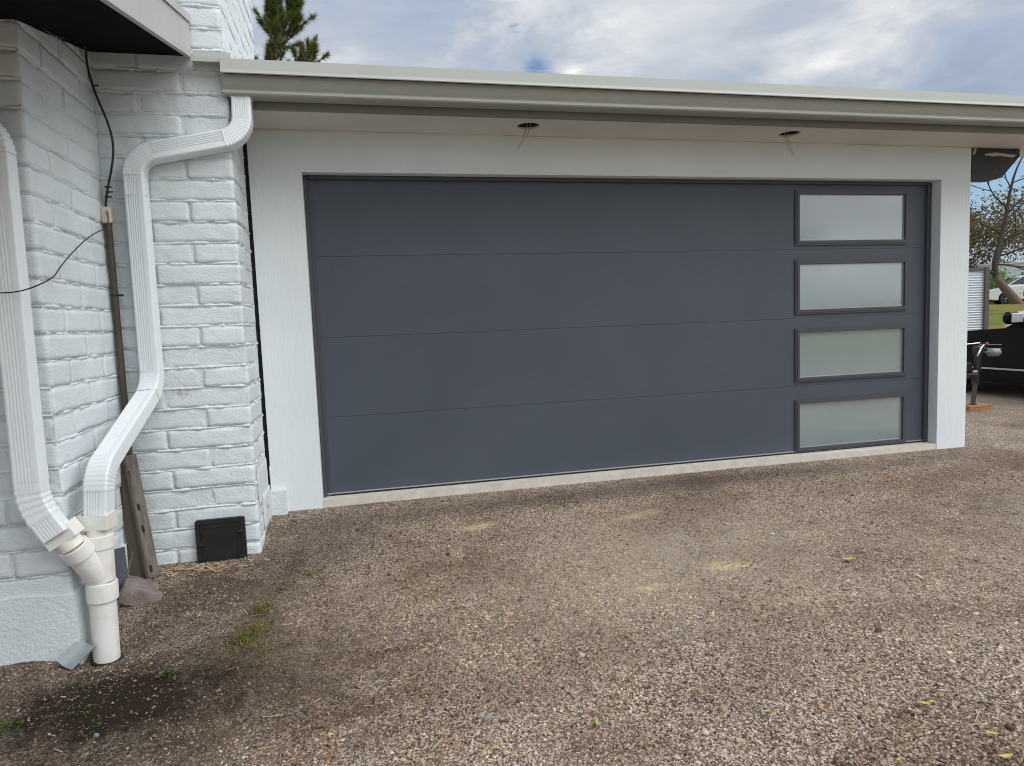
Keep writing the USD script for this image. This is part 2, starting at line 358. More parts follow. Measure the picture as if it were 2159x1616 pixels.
# ------------------------------------------------------------------ ground
def sstep(a, b, x):
    t = np.clip((x - a) / (b - a), 0, 1); return t * t * (3 - 2 * t)
def gz(x, y):
    x = np.asarray(x, float); y = np.asarray(y, float)
    s = np.maximum(-y, 0)
    amp = 0.13 + 0.19 / (1 + np.exp(-(1.0 - x) / 0.6))
    z = -0.035 - amp * (1 - np.exp(-s / 1.1))
    z = z - 0.085 * np.exp(-(((x + 0.90) / 0.13) ** 2 + ((y + 1.25) / 0.13) ** 2))       # hollow round the drain pipe
    r = np.hypot(x - CAM[0], y - CAM[1])
    z = z + 1.15 * sstep(13, 33, r) * sstep(-2, 6, y) + 2.5 * sstep(45, 140, r)
    z = z + (fbm(np.stack([x * 1.7, y * 1.7, 0 * x], -1), 3, 11) - 0.5) * 0.030 * sstep(0.02, 0.5, s + np.maximum(x - 5.3, 0))
    return z
def axis_grid(a, b, step, far, grow=1.16):
    core = np.arange(a, b + step / 2, step)
    lo, hi, d = [], [], step
    p, q = a, b
    while q < far:
        d *= grow; q += d; hi.append(q); p -= d; lo.append(p)
    return np.r_[lo[::-1], core, hi]
gx, gy = axis_grid(-2.2, 6.4, 0.035, 900), axis_grid(-3.2, 0.6, 0.035, 900)
GX, GY = np.meshgrid(gx, gy, indexing='ij')
GZ = gz(GX, GY)
near = (1 - sstep(4.5, 8, np.hypot(GX - CAM[0], GY - CAM[1])))
P3 = np.stack([GX, GY, 0 * GX], -1)
GZ = GZ + near * ((fbm(P3 * 9, 3, 4) - .5) * .014 + (noise(P3 * 42, 5) - .5) * .006) * np.where((GY > -0.03) & (GX > -.3) & (GX < 5.2), 0.2, 1)
I = np.arange(GX.size).reshape(GX.shape)
q = np.stack([I[:-1, :-1], I[1:, :-1], I[1:, 1:], I[:-1, 1:]], -1).reshape(-1, 4)
# dirt and gravel colour: fine grit cells, brown soil patches, sawdust, damp drip line, tan apron to the right
def blob(nodes, links, name, x, y, rx, ry, rot=0.0, fuzz=0.5):
    nodes[name + 'm'] = ('mapping', {'mapping_type': 'texture', 'location': (x, y, 0), 'rotation': (0, 0, rot), 'scale': (rx, ry, 1e6)})
    nodes[name + 'l'] = ('vector_math', {'math_type': 'length'})
    nodes[name + 'a'] = ('math', {'math_type': 'multiply_add', 'value2': fuzz * 2})
    nodes[name + 'r'] = ('map_range', {'from_min': 1.0 + fuzz * 1.15, 'from_max': 0.25 + fuzz, 'to_min': 0.0, 'to_max': 1.0, 'clamp': True})
    links.extend([('g.position', name + 'm.vector'), (name + 'm.vector', name + 'l.vector1'), (name + 'l.value', name + 'a.value3'), ('edge.fac', name + 'a.value1'), (name + 'a.value', name + 'r.value')])
    return name + 'r.result'
gn = {
    'g': ('geometry', {}),
    'big': ('noise_texture', {'scale': 0.9, 'detail': 5.0, 'roughness': 0.6}), 'mid': ('noise_texture', {'scale': 3.1, 'detail': 6.0, 'roughness': 0.65}),
    'edge': ('noise_texture', {'scale': 9.0, 'detail': 6.0, 'roughness': 0.7}),
    'soil': ('rgb_ramp', {'ramp': [(0.30, (.062, .040, .027)), (0.48, (.105, .073, .051)), (0.60, (.15, .110, .080)), (0.75, (.21, .162, .120))]}),
    'v': ('voronoi_texture', {'scale': 150.0, 'randomness': 1.0}), 'vs': ('separate_color', {}),
    'vr': ('rgb_ramp', {'ramp': [(0.0, (.06, .048, .04)), (0.25, (.14, .108, .082)), (0.50, (.25, .20, .155)), (0.7, (.47, .405, .34)), (0.86, (.58, .52, .45)), (0.93, (.45, .27, .15)), (1.0, (.72, .68, .62))]}),
    'v2': ('voronoi_texture', {'scale': 60.0}), 'v2s': ('separate_color', {}), 'v2r': ('rgb_ramp', {'ramp': [(0.0, (.8, .8, .8)), (0.6, (1, 1, 1)), (1.0, (1.3, 1.28, 1.25))]}),
    'gm': ('rgb_ramp', {'ramp': [(0.36, (.25, .25, .25)), (0.56, (.85, .85, .85))]}),
    'mx': ('mix', {}), 'mul': ('mix', {'mix_type': 'multiply', 'fac': 0.55}),
    'bump': ('bump', {'strength': 0.9, 'distance': 0.006}),
    'p': ('principled_bsdf', {'roughness': 0.92, 'specular_ior_level': 0.15}),
}
gl = [('g.position', 'big.vector'), ('g.position', 'mid.vector'), ('g.position', 'edge.vector'), ('mid.fac', 'soil.fac'), ('g.position', 'v.vector'), ('v.color', 'vs.color'), ('vs.r', 'vr.fac'),
      ('g.position', 'v2.vector'), ('v2.color', 'v2s.color'), ('v2s.g', 'v2r.fac'), ('big.fac', 'gm.fac'), ('gm.color', 'mx.fac'), ('soil.color', 'mx.color1'), ('vr.color', 'mx.color2'),
      ('mx.color', 'mul.color1'), ('v2r.color', 'mul.color2'), ('v.distance', 'bump.height'), ('bump.normal', 'p.normal')]
cur = 'mul.color'
STAINS = [  # x, y, half lengths, turn, colour, strength
    (1.95, -1.30, 1.35, 0.85, 0.2, (.36, .31, .25), 0.55), (4.0, -1.9, 1.6, 0.9, 0.3, (.32, .275, .225), 0.45),
    (0.95, -0.50, 0.14, 0.05, 0.1, (.50, .43, .27), 0.8), (2.08, -1.50, 0.16, 0.06, -0.2, (.56, .46, .27), 0.9), (1.60, -1.58, 0.10, 0.05, 0, (.52, .43, .26), 0.8), (1.95, -0.64, 0.22, 0.07, 0.2, (.46, .38, .25), 0.6), (2.10, -1.95, 0.28, 0.10, 0.1, (.44, .37, .25), 0.45),
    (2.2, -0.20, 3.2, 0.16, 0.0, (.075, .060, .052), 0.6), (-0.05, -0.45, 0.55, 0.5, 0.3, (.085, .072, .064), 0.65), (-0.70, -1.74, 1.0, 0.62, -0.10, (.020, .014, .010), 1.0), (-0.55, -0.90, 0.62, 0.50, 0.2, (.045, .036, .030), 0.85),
    (4.4, -0.55, 1.5, 0.22, 0.05, (.13, .072, .045), 0.6), (0.65, -0.95, 0.55, 0.10, 0.2, (.13, .075, .05), 0.5), (0.30, -2.05, 0.30, 0.08, 0.3, (.085, .05, .038), 0.7), (0.42, -1.70, 0.28, 0.06, 0.1, (.075, .045, .035), 0.7), (2.9, -2.3, 1.1, 0.14, -0.25, (.13, .078, .052), 0.5),
    (9.6, 0.5, 2.5, 6.5, 0.0, (.42, .37, .31), 0.7),
]
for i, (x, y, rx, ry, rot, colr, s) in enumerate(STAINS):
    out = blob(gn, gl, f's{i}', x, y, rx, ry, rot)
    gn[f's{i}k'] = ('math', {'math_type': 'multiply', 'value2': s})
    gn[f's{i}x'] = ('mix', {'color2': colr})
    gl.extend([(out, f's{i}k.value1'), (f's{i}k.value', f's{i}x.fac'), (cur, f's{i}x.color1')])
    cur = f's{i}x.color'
# grass takes over on the bank in the distance
gn.update({'ln': ('vector_math', {'math_type': 'distance', 'vector2': tuple(CAM)}), 'far': ('map_range', {'from_min': 13.5, 'from_max': 16.0, 'clamp': True}),
           'gr': ('noise_texture', {'scale': 0.8, 'detail': 7.0, 'roughness': .7}), 'grr': ('rgb_ramp', {'ramp': [(0.35, (.20, .13, .05)), (0.5, (.16, .15, .035)), (0.65, (.055, .11, .02))]}), 'gx': ('mix', {})})
gl.extend([('g.position', 'ln.vector1'), ('ln.value', 'far.value'), ('far.result', 'gx.fac'), (cur, 'gx.color1'), ('g.position', 'gr.vector'), ('gr.fac', 'grr.fac'), ('grr.color', 'gx.color2'), ('gx.color', 'p.base_color')])
M_ground = mat('gravel_ground', gn, gl)
obj('ground', trimesh.Trimesh(np.stack([GX, GY, GZ], -1).reshape(-1, 3), np.vstack([q[:, [0, 1, 2]], q[:, [0, 2, 3]]]), process=False), M_ground, None, True,
    label='brown and grey gravel yard with bare soil patches in front of the garage', category='ground', kind='structure')

# loose stones, all real geometry: fine grit, chips, and larger pebbles
gsn = {'tone': ('attribute', {'attribute': 'tone'}), 
    'g': ('geometry', {}), 'r': ('rgb_ramp', {'ramp': [(0.0, (.050, .042, .037)), (0.12, (.11, .085, .066)), (0.28, (.20, .152, .110)), (0.48, (.31, .242, .178)), (0.66, (.42, .345, .268)), (0.80, (.53, .465, .385)), (0.88, (.68, .64, .58)), (0.90, (.44, .24, .12)), (0.94, (.55, .40, .23)), (0.97, (.24, .27, .30)), (1.0, (.34, .36, .38))]}),
    'n': ('noise_texture', {'scale': 1.5, 'detail': 6.0, 'roughness': 0.65}), 'edge': ('noise_texture', {'scale': 9.0, 'detail': 6.0, 'roughness': 0.7}), 'k': ('rgb_ramp', {'ramp': [(0.38, (.48, .39, .32)), (0.50, (.86, .80, .74)), (0.60, (1.12, 1.08, 1.02))]}), 'm': ('mix', {'mix_type': 'multiply', 'fac': 1.0}),
    'p': ('principled_bsdf', {'roughness': 0.75, 'specular_ior_level': 0.3})}
gsl = [('tone.fac', 'r.fac'), ('g.position', 'n.vector'), ('n.fac', 'k.fac'), ('r.color', 'm.color1'), ('k.color', 'm.color2'), ('g.position', 'edge.vector')]
cur = 'm.color'
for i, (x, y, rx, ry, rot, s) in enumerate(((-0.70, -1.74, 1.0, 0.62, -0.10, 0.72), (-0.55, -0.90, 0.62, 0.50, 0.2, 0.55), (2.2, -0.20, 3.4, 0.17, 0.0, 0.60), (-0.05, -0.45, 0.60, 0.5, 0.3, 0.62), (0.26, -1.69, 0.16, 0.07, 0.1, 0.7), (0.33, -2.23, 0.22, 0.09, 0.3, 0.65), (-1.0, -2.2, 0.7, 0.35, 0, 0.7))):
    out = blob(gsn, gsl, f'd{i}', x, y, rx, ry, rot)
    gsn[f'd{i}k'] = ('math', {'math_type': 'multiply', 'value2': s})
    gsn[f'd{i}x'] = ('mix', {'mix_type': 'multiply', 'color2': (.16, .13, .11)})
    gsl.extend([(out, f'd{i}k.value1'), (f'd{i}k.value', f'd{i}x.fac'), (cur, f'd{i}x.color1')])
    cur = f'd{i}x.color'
for i, (x, y, rx, ry, rot, s) in enumerate(((2.0, -1.35, 1.5, 0.8, 0.2, 0.26), (3.9, -1.7, 1.6, 0.8, 0.3, 0.18), (2.08, -1.46, 0.16, 0.05, -0.2, 0.8), (0.95, -0.47, 0.13, 0.04, 0.1, 0.7), (1.66, -1.45, 0.10, 0.04, 0, 0.7), (1.97, -0.61, 0.22, 0.06, 0.2, 0.6))):
    out = blob(gsn, gsl, f'u{i}', x, y, rx, ry, rot)
    gsn[f'u{i}k'] = ('math', {'math_type': 'multiply', 'value2': s})
    gsn[f'u{i}x'] = ('mix', {'color2': (.44, .375, .275) if i < 2 else (.56, .46, .29)})
    gsl.extend([(out, f'u{i}k.value1'), (f'u{i}k.value', f'u{i}x.fac'), (cur, f'u{i}x.color1')])
    cur = f'u{i}x.color'
gsl.append((cur, 'p.base_color'))
M_gravel = mat('gravel_stone', gsn, gsl)
def blocked(x, y):
    """True inside walls."""
    return ((x > -0.34) & (x < 5.16) & (y > -0.005)) | ((x < -0.30) & (y > -0.50)) | ((x < -0.98) & (y > -1.33)) | ((y > 0) & (x < 5.16))
def density(x, y):
    p = np.stack([x, y, 0 * x], -1)
    soil = fbm(p * 1.6, 4, 21)
    d = 0.42 + 0.58 * sstep(0.40, 0.58, soil)
    d = d * np.where(np.hypot((x + .70) / .85, (y + 1.74) / .5) + (fbm(p * 5, 3, 61) - .5) * 1.3 < 1, 0.33, 1) * np.where((y > -0.28) & (x > 0), 0.45, 1)
    return d
def scatter(n, seed, lim):
    r = np.random.default_rng(seed)
    got = []
    total = 0
    while total < n:
        th = r.uniform(YAW - 0.80, YAW + 0.78, n); R = r.uniform(1.75, lim, n)
        x = CAM[0] + R * np.sin(th); y = CAM[1] + R * np.cos(th)
        keep = ~blocked(x, y) & (r.random(n) < density(x, y)) & (y > -3.3)
        got.append(np.stack([x[keep], y[keep]], 1)); total += keep.sum()
    return np.vstack(got)[:n]
def stones(xy, size, base, seed, sink=0.25):
    r = np.random.default_rng(seed)
    V, F = np.array(base.vertices), np.array(base.faces)
    n = len(xy)
    s = size(r, n)
    sc = s[:, None] * np.stack([r.uniform(.7, 1.25, n), r.uniform(.6, 1.0, n), r.uniform(.4, .75, n)], 1)
    P = V[None] * (1 + r.uniform(-.22, .22, (n, len(V), 1)))
    P = P * sc[:, None, :]
    a = r.uniform(0, 2 * PI, n); c, si = np.cos(a)[:, None], np.sin(a)[:, None]
    t = r.normal(0, .25, (n, 1))
    X = P[..., 0] * c - P[..., 1] * si; Y = P[..., 0] * si + P[..., 1] * c; Z = P[..., 2] + X * t
    z = gz(xy[:, 0], xy[:, 1])
    pn = np.stack([xy[:, 0], xy[:, 1], 0 * z], -1)
    z = z + ((fbm(pn * 9, 3, 4) - .5) * .014 + (noise(pn * 42, 5) - .5) * .006)
    W = np.stack([X + xy[:, :1], Y + xy[:, 1:2], Z + (z + sc[:, 2] * (0.5 - sink))[:, None]], -1)
    f = (F[None] + (np.arange(n) * len(V))[:, None, None]).reshape(-1, 3)
    return trimesh.Trimesh(W.reshape(-1, 3), f, process=False)
octa = trimesh.Trimesh([[1, 0, 0], [-1, 0, 0], [0, 1, 0], [0, -1, 0], [0, 0, 1], [0, 0, -.6]], [[0, 2, 4], [2, 1, 4], [1, 3, 4], [3, 0, 4], [2, 0, 5], [1, 2, 5], [3, 1, 5], [0, 3, 5]], process=False)
ico = trimesh.creation.icosahedron()
gravel = [stones(scatter(165000, 1, 6.6), lambda r, n: r.uniform(.0020, .0047, n), octa, 2),
          stones(scatter(34000, 3, 6.6), lambda r, n: r.uniform(.0040, .0076, n), ico, 4),
          stones(scatter(380, 5, 5.2), lambda r, n: r.uniform(.008, .013, n) * np.where(r.random(n) < .08, 1.5, 1), trimesh.creation.icosphere(1), 6)]
tone(obj('gravel', trimesh.util.concatenate(gravel), M_gravel, None, False, label='loose grey, tan and rust gravel covering the yard', category='gravel', kind='stuff'),
     np.concatenate([np.full(len(g.vertices) // k, k) for g, k in zip(gravel, (6, 12, 42))]), seed=3)

# ------------------------------------------------------------------ garage
FZ = 2.39                       # soffit height
XR = 5.15
garage = thing('garage', 'white sided garage with a wide charcoal door under a flat roof', 'garage', (2.4, 0, 0))
G0 = np.array([2.4, 0, 0])
def gp(name, mesh, m, parent=garage, smooth=False, **k):
    if isinstance(mesh, list): mesh = trimesh.util.concatenate(mesh)
    mesh = mesh.copy(); mesh.apply_translation(-G0)
    return obj(name, mesh, m, parent, smooth, **k)
DW, DH = 4.868, 2.135
wall = Polygon([(-0.316, -0.06), (0.0, -0.06), (0.0, DH), (DW, DH), (DW, -0.05), (XR, -0.05), (XR, FZ - .001), (-0.316, FZ - .001)])
gp('front_wall', extrude(wall, 0.10, 'y', 0.0), M_siding)
gp('side_wall', bx(XR - .10, XR - .001, 0.102, 6.5, -.1, FZ - .001), M_siding)
gp('side_wall', bx(-.30, -.2, 0.102, 6.5, -.1, FZ - .001), M_siding)
gp('rear_wall', bx(-.198, XR - .102, 6.4, 6.5, -.1, FZ - .001), M_siding)
gp('added_light_stop', bx(-.345, -.3165, .035, .06, -.2, FZ - .01), M_seal)  # black strip added behind the chimney gap to keep it dark, stopping light leaks
gp('sealant_bead', tube([(-.318 + .003 * math.sin(z * 9), -.004, z) for z in np.linspace(-.04, .27, 10)], .006, 6), M_siding)
# soffit with two open holes for lamps that are not fitted yet
SX0, SX1, SY0 = -0.332, 5.95, -0.372
sof = sbox(SX0, SY0, SX1, -0.001)
HOLES = [(1.432, -0.225), (3.345, -0.218)]
for hx, hy in HOLES:
    sof = sof.difference(Point(hx, hy).buffer(0.072, 32))
gp('soffit', extrude(sof, 0.012, 'z', FZ), M_soffit)
gp('soffit', bx(XR + .001, SX1, 0.001, 6.5, FZ, FZ + .012), M_soffit)
gp('soffit_bead', tube([(x, -0.006, FZ - .004 + .002 * math.sin(x * 7)) for x in np.linspace(-.29, 5.14, 60)], .007, 6), M_soffit)
gp('soffit_edge', [bx(SX0 + i * .53, SX0 + i * .53 + (.50 + .028 * ((i * 7) % 2)), SY0 - .009, SY0 - .001, FZ - .004 - .002 * (i % 3), FZ + .006) for i in range(12)], M_soffit)
gp('roof', bx(SX0 - .0, SX1, -.398, 6.6, FZ + .06, FZ + .219), M_roof)
gp('fascia', bx(SX0, SX1, -.402, -.374, FZ - .001, FZ + .16), M_fascia)
gp('drip_edge', extrude(Polygon([(-.574, 2.524), (-.571, 2.520), (-.566, 2.524), (-.562, 2.592), (-.39, 2.608), (-.39, 2.613), (-.567, 2.597), (-.570, 2.54)]), SX1 + .345, 'x', -.345), M_drip)
for hx, hy in HOLES:
    o = holder('light_opening', garage)
    gp('can', lathe([(.0719, 0.013), (.0719, .10), (.001, .10)], (hx, hy, FZ), (0, 0, 1), 28), M_seal, o)
    bend = -.075 if hx < 2 else .028
    for k, dx in enumerate((-.012, .010)):
        pts = smooth_path([(hx + .0 + dx, hy, FZ + .08), (hx + dx - (.0 if hx < 2 else .025), hy - .002, FZ - .01), (hx + dx * .8 + bend * .5 - (.0 if hx < 2 else .02), hy - .004, FZ - .085), (hx + dx * .4 + bend, hy - .01, FZ - .155 + .012 * k)], 14)
        gp('wire', tube(pts, [.0032] * 9 + [.0022] * 5, 6), M_copper, o, True)
# foundation block and sill
gp('foundation_block', rbox(-.274, -.018, .0, .100, .046, .24, .006), M_plinth)
gp('door_sill', [bx(.002, DW - .002, .004, .16, -.075, 0.012), bx(-.02, .001, -.006, .003, -.09, -.055)], M_sill)
gp('footing', bx(-.22, .0, .004, .09, -.12, -.061), simple('brick_footing', (.22, .10, .06), .85, var=.3, scale=18))
gp('floor', bx(-.19, XR - .11, .162, 6.38, -.08, 0.0), M_sill)
# door: jambs, four sections, windows
door = holder('garage_door', garage)
gp('jamb', bx(.0005, .050, .101, .150, .0, DH + .05), M_doortrim, door)
gp('jamb', bx(DW - .052, DW - .0005, .101, .150, .0, DH + .05), M_doortrim, door)
gp('stop_strip', bx(.0005, .022, .078, .100, .013, DH - .012, .003), M_doortrim, door)
gp('stop_strip', bx(DW - .040, DW - .0005, .086, .1003, .013, DH - .012, .003), M_doortrim, door)
gp('head_strip', bx(.023, DW - .041, .078, .100, DH - .026, DH - .001, .003), M_doortrim, door)
SEAM = [2.149, 1.616, 1.083, 0.550, 0.032]
WX0, WX1 = 3.618, 4.655
for k in range(4):
    z1, z0 = SEAM[k] - .0011, SEAM[k + 1] + .0011
    zc = (SEAM[k] - .291) if k < 3 else .232
    wz0, wz1 = zc - .212, zc + .212
    pan = sbox(.024, z0, DW - .042, z1).difference(sbox(WX0 + .025, wz0 + .025, WX1 - .025, wz1 - .025))
    face = extrude(pan, .040, 'y', .104)
    lip = [bx(.024, DW - .042, .1015, .1038, z1 - .012, z1 - .002), bx(.024, DW - .042, .1015, .1038, z0 + .002, z0 + .010)]
    gp('door_panel', face, M_door, door)
    fr = sbox(WX0, wz0, WX1, wz1).difference(sbox(WX0 + .036, wz0 + .036, WX1 - .036, wz1 - .036))
    inner = sbox(WX0 + .014, wz0 + .014, WX1 - .014, wz1 - .014).difference(sbox(WX0 + .034, wz0 + .034, WX1 - .034, wz1 - .034))
    gp('window_frame', [extrude(fr, .012, 'y', .0915), extrude(inner, .006, 'y', .0858)], M_doortrim, door)
    gp('window_pane', bx(WX0 + .030, WX1 - .030, .106, .122, wz0 + .030, wz1 - .030), M_frost, door)
    sp = sbox(WX0 + .0365, wz0 + .0365, WX1 - .0365, wz1 - .0365).difference(sbox(WX0 + .043, wz0 + .043, WX1 - .043, wz1 - .043))
    gp('glazing_bead', extrude(sp, .004, 'y', .1015), M_alu, door)
gp('seam_gasket', [bx(.026, DW - .044, .1075, .13, s - .0024, s + .0024) for s in SEAM[1:4]], M_doortrim, door)
gp('bottom_retainer', bx(.026, DW - .044, .098, .146, .026, .0335), M_alu, door)
gp('bottom_seal', bx(.026, DW - .044, .102, .142, .013, .0255), M_seal, door)
# the dark end of a roof beam that sticks out beyond the right corner
bracket = thing('roof_beam_end', 'dark chamfered beam end with nail heads under the right eave corner', 'beam end', (5.4, 0, 2.1))
def bp(name, mesh, m, **k):
    mesh = mesh.copy(); mesh.apply_translation([-5.4, 0, -2.1]); return obj(name, mesh, m, bracket, **k)
bp('beam', extrude(Polygon([(5.158, FZ - .002), (5.632, FZ - .002), (5.634, 2.33), (5.462, 2.160), (5.40, 2.142), (5.34, 2.137), (5.158, 2.136)]), .09, 'y', .002), M_tar)
for nx, nz in ((5.205, 2.205), (5.45, 2.225), (5.405, 2.30), (5.60, 2.37), (5.20, 2.36)):
    bp('nail', lathe([(.0085, -.006), (.0085, .004)], (nx, 0, nz), (0, 1, 0), 8), M_nail)
bp('paint_smear', extrude(Polygon([(5.29, 2.345), (5.40, 2.355), (5.44, 2.35), (5.60, 2.338), (5.56, 2.318), (5.44, 2.330), (5.36, 2.325), (5.28, 2.332)]), .003, 'y', -.0015), M_tear)
bp('paint_smear', extrude(Polygon([(5.165, 2.33), (5.19, 2.345), (5.20, 2.385), (5.178, 2.385)]), .003, 'y', -.0015), M_tear)

# ------------------------------------------------------------------ rain gutter
gut = thing('rain_gutter', 'long greige metal gutter along the garage eave', 'gutter', (2.4, -.45, 2.45))
def up_(prim, off):
    def f(name, mesh, m, smooth=False, parent=None, **k):
        if isinstance(mesh, list): mesh = trimesh.util.concatenate(mesh)
        mesh = mesh.copy(); mesh.apply_translation(-np.asarray(off, float)); return obj(name, mesh, m, parent or prim, smooth, **k)
    return f
gg = up_(gut, (2.4, -.45, 2.45))
prof = [(-.406, 2.430), (-.490, 2.427), (-.508, 2.430), (-.513, 2.435), (-.513, 2.443), (-.508, 2.447), (-.494, 2.451), (-.493, 2.458), (-.498, 2.466), (-.508, 2.478), (-.518, 2.494), (-.523, 2.508), (-.525, 2.527)]
prof = [(y - .012, z) for y, z in prof]
gp_poly = shapely.LineString(prof).buffer(.0022, cap_style='flat', join_style='mitre')
gg('trough', extrude(gp_poly, SX1 + .347, 'x', -.347), M_gutter)
cap = Polygon(prof + [(-.415, 2.527)])
gg('end_cap', extrude(cap, .004, 'x', -.352), M_gutter)
gg('outlet', bx(-.318, -.205, -.500, -.425, 2.418, 2.434), M_down)

# ------------------------------------------------------------------ chimney
CX0, CX1, CY0 = -0.995, -0.335, -0.482
CY1 = 0.86
chim = thing('chimney', 'white painted adobe brick chimney standing between the house and the garage', 'chimney', (-.66, -.2, 0))
ch = up_(chim, (-.66, -.2, 0))
CZ = lambda k: 2.093 - .1141 * k
J = .0028
seed = 0
beads_c = []
for k in range(-14, 21):
    z0, z1 = CZ(k + 1) + J, CZ(k) - J
    even = k % 2 == 0
    jx = CX1 - (.235 if even else .440) + rng.uniform(-.008, .008)
    dside = .43 if even else .225
    o = lambda: rng.uniform(-.004, .004)
    front = [(CX0 - .012, jx - J), (jx + J, CX1)] if not (k % 5 == 3 and False) else []
    for i, (a, b) in enumerate(front):
        seed += 1
        yd = CY0 + o()
        if i == 1:
            ch('brick', brick_mesh(a, b + o(), yd, CY0 + dside, z0, z1, seed=seed), M_brick, True)
        else:
            ch('brick', brick_mesh(a, b, yd, CY0 + .12, z0, z1, seed=seed), M_brick, True)
    y = CY0 + dside + 2 * J
    while y < (CY1 if z1 > 2.45 else -.06):
        seed += 1
        e = min(y + .42, CY1)
        if z1 <= 2.60: e = min(e, -.012)
        if z1 <= 2.60 and e - y < .05: break
        if e - y > .05:
            hi = z1 > 2.6
            ch('brick', brick_mesh(CX1 - .14, CX1 + o() * (.4 if hi else 1), y, e, z0, z1, seed=seed, **(dict(r=.004, amp=.0028) if hi else {})), M_brick, True)
        y = e + 2 * J
    for side in (0, 1):
        n = 64
        t = np.linspace(0, 1, n)
        w = (0.0050 + 0.0095 * np.clip(fbm(np.stack([t * 17 + k * 3.1, 0 * t + side, 0 * t], -1), 3, 31) - .28, 0, 1) * 1.6)
        zz = np.full(n, CZ(k + 1) + .001) + (noise(np.stack([t * 5 + k, 0 * t, 0 * t], -1), 7) - .5) * .007
        if side == 0:
            beads_c.append(tube(np.stack([CX0 + (CX1 - CX0 - .006) * t, np.full(n, CY0 + .006), zz], -1), w, 6))
        elif CZ(k) < 2.65:
            y1 = -.02
            beads_c.append(tube(np.stack([np.full(n, CX1 - .006), CY0 + .006 + (y1 - CY0 - .006) * t, zz], -1), w, 6))
ch('mortar', [bx(CX0 - .01, CX1 - .0042, CY0 + .0042, -.012, -.4, 2.58), bx(CX0 - .01, CX1 - .0015, CY0 + .0042, CY1 - .01, 2.58, CZ(-14))] + beads_c, M_mortar)
# roof-line flashing bent round the stack
ch('flashing', [bx(-.490, -.300, -.560, -.489, 2.588, 2.6), bx(-.490, -.300, -.4985, -.4895, 2.60, 2.652), bx(-.490, -.3005, -.5605, -.556, 2.578, 2.588), bx(-.332, -.318, -.470, .86, 2.612, 2.645)], M_drip)
ch('mortar_patch', brick_mesh(-.337, -.318, -.30, -.02, -.06, .16, r=.008, amp=.006, seg=.03, seed=901), M_mortar, True)
ch('mortar_patch', brick_mesh(-.338, -.325, -.42, -.05, .12, .34, r=.006, amp=.006, seg=.03, seed=902), M_mortar, True)

# iron cleanout door at the foot of the chimney
cd = thing('cleanout_door', 'black cast iron ash door set at the foot of the white chimney', 'cleanout door', (-.535, -.50, -.2))
cdp = up_(cd, (-.535, -.50, -.2))
def crect(x0, x1, z0, z1, r): return sbox(x0 + r, z0 + r, x1 - r, z1 - r).buffer(r, 6)
cdp('frame', extrude(crect(-.668, -.404, -.215, .092, .014).difference(crect(-.645, -.427, -.190, .068, .006)), .022, 'y', -.518), M_iron)
cdp('door', [extrude(crect(-.643, -.429, -.188, .066, .008), .016, 'y', -.515), extrude(crect(-.628, -.444, -.172, .050, .008).difference(crect(-.622, -.450, -.166, .044, .006)), .004, 'y', -.519)], M_iron)
cdp('hinge', [tube([(-.447, -.524, .012), (-.415, -.526, .012)], .007, 8), tube([(-.430, -.523, .000), (-.430, -.523, .024)], .005, 8)], M_iron, True)
cdp('hinge', [tube([(-.447, -.524, -.135), (-.415, -.526, -.135)], .007, 8), tube([(-.430, -.523, -.147), (-.430, -.523, -.123)], .005, 8)], M_iron, True)
cdp('latch', [tube([(-.662, -.526, -.050), (-.628, -.524, -.048)], .006, 8), bx(-.640, -.632, -.524, -.512, -.060, -.038)], M_iron, True)
emb = []
for row, (a, b, z) in enumerate(((-.60, -.478, -.020), (-.585, -.493, -.044), (-.558, -.52, -.068))):
    x = a
    while x < b:
        w = rng.uniform(.007, .012)
        emb.append(bx(x, x + w * .35, -.5175, -.514, z, z + .014)); emb.append(bx(x + w * .35, x + w, -.5168, -.514, z + rng.choice([0, .006, .011]), z + rng.choice([.003, .004]) + .010))
        x += w + .005
cdp('embossing', [e for e in emb if e.volume > 0], M_iron)

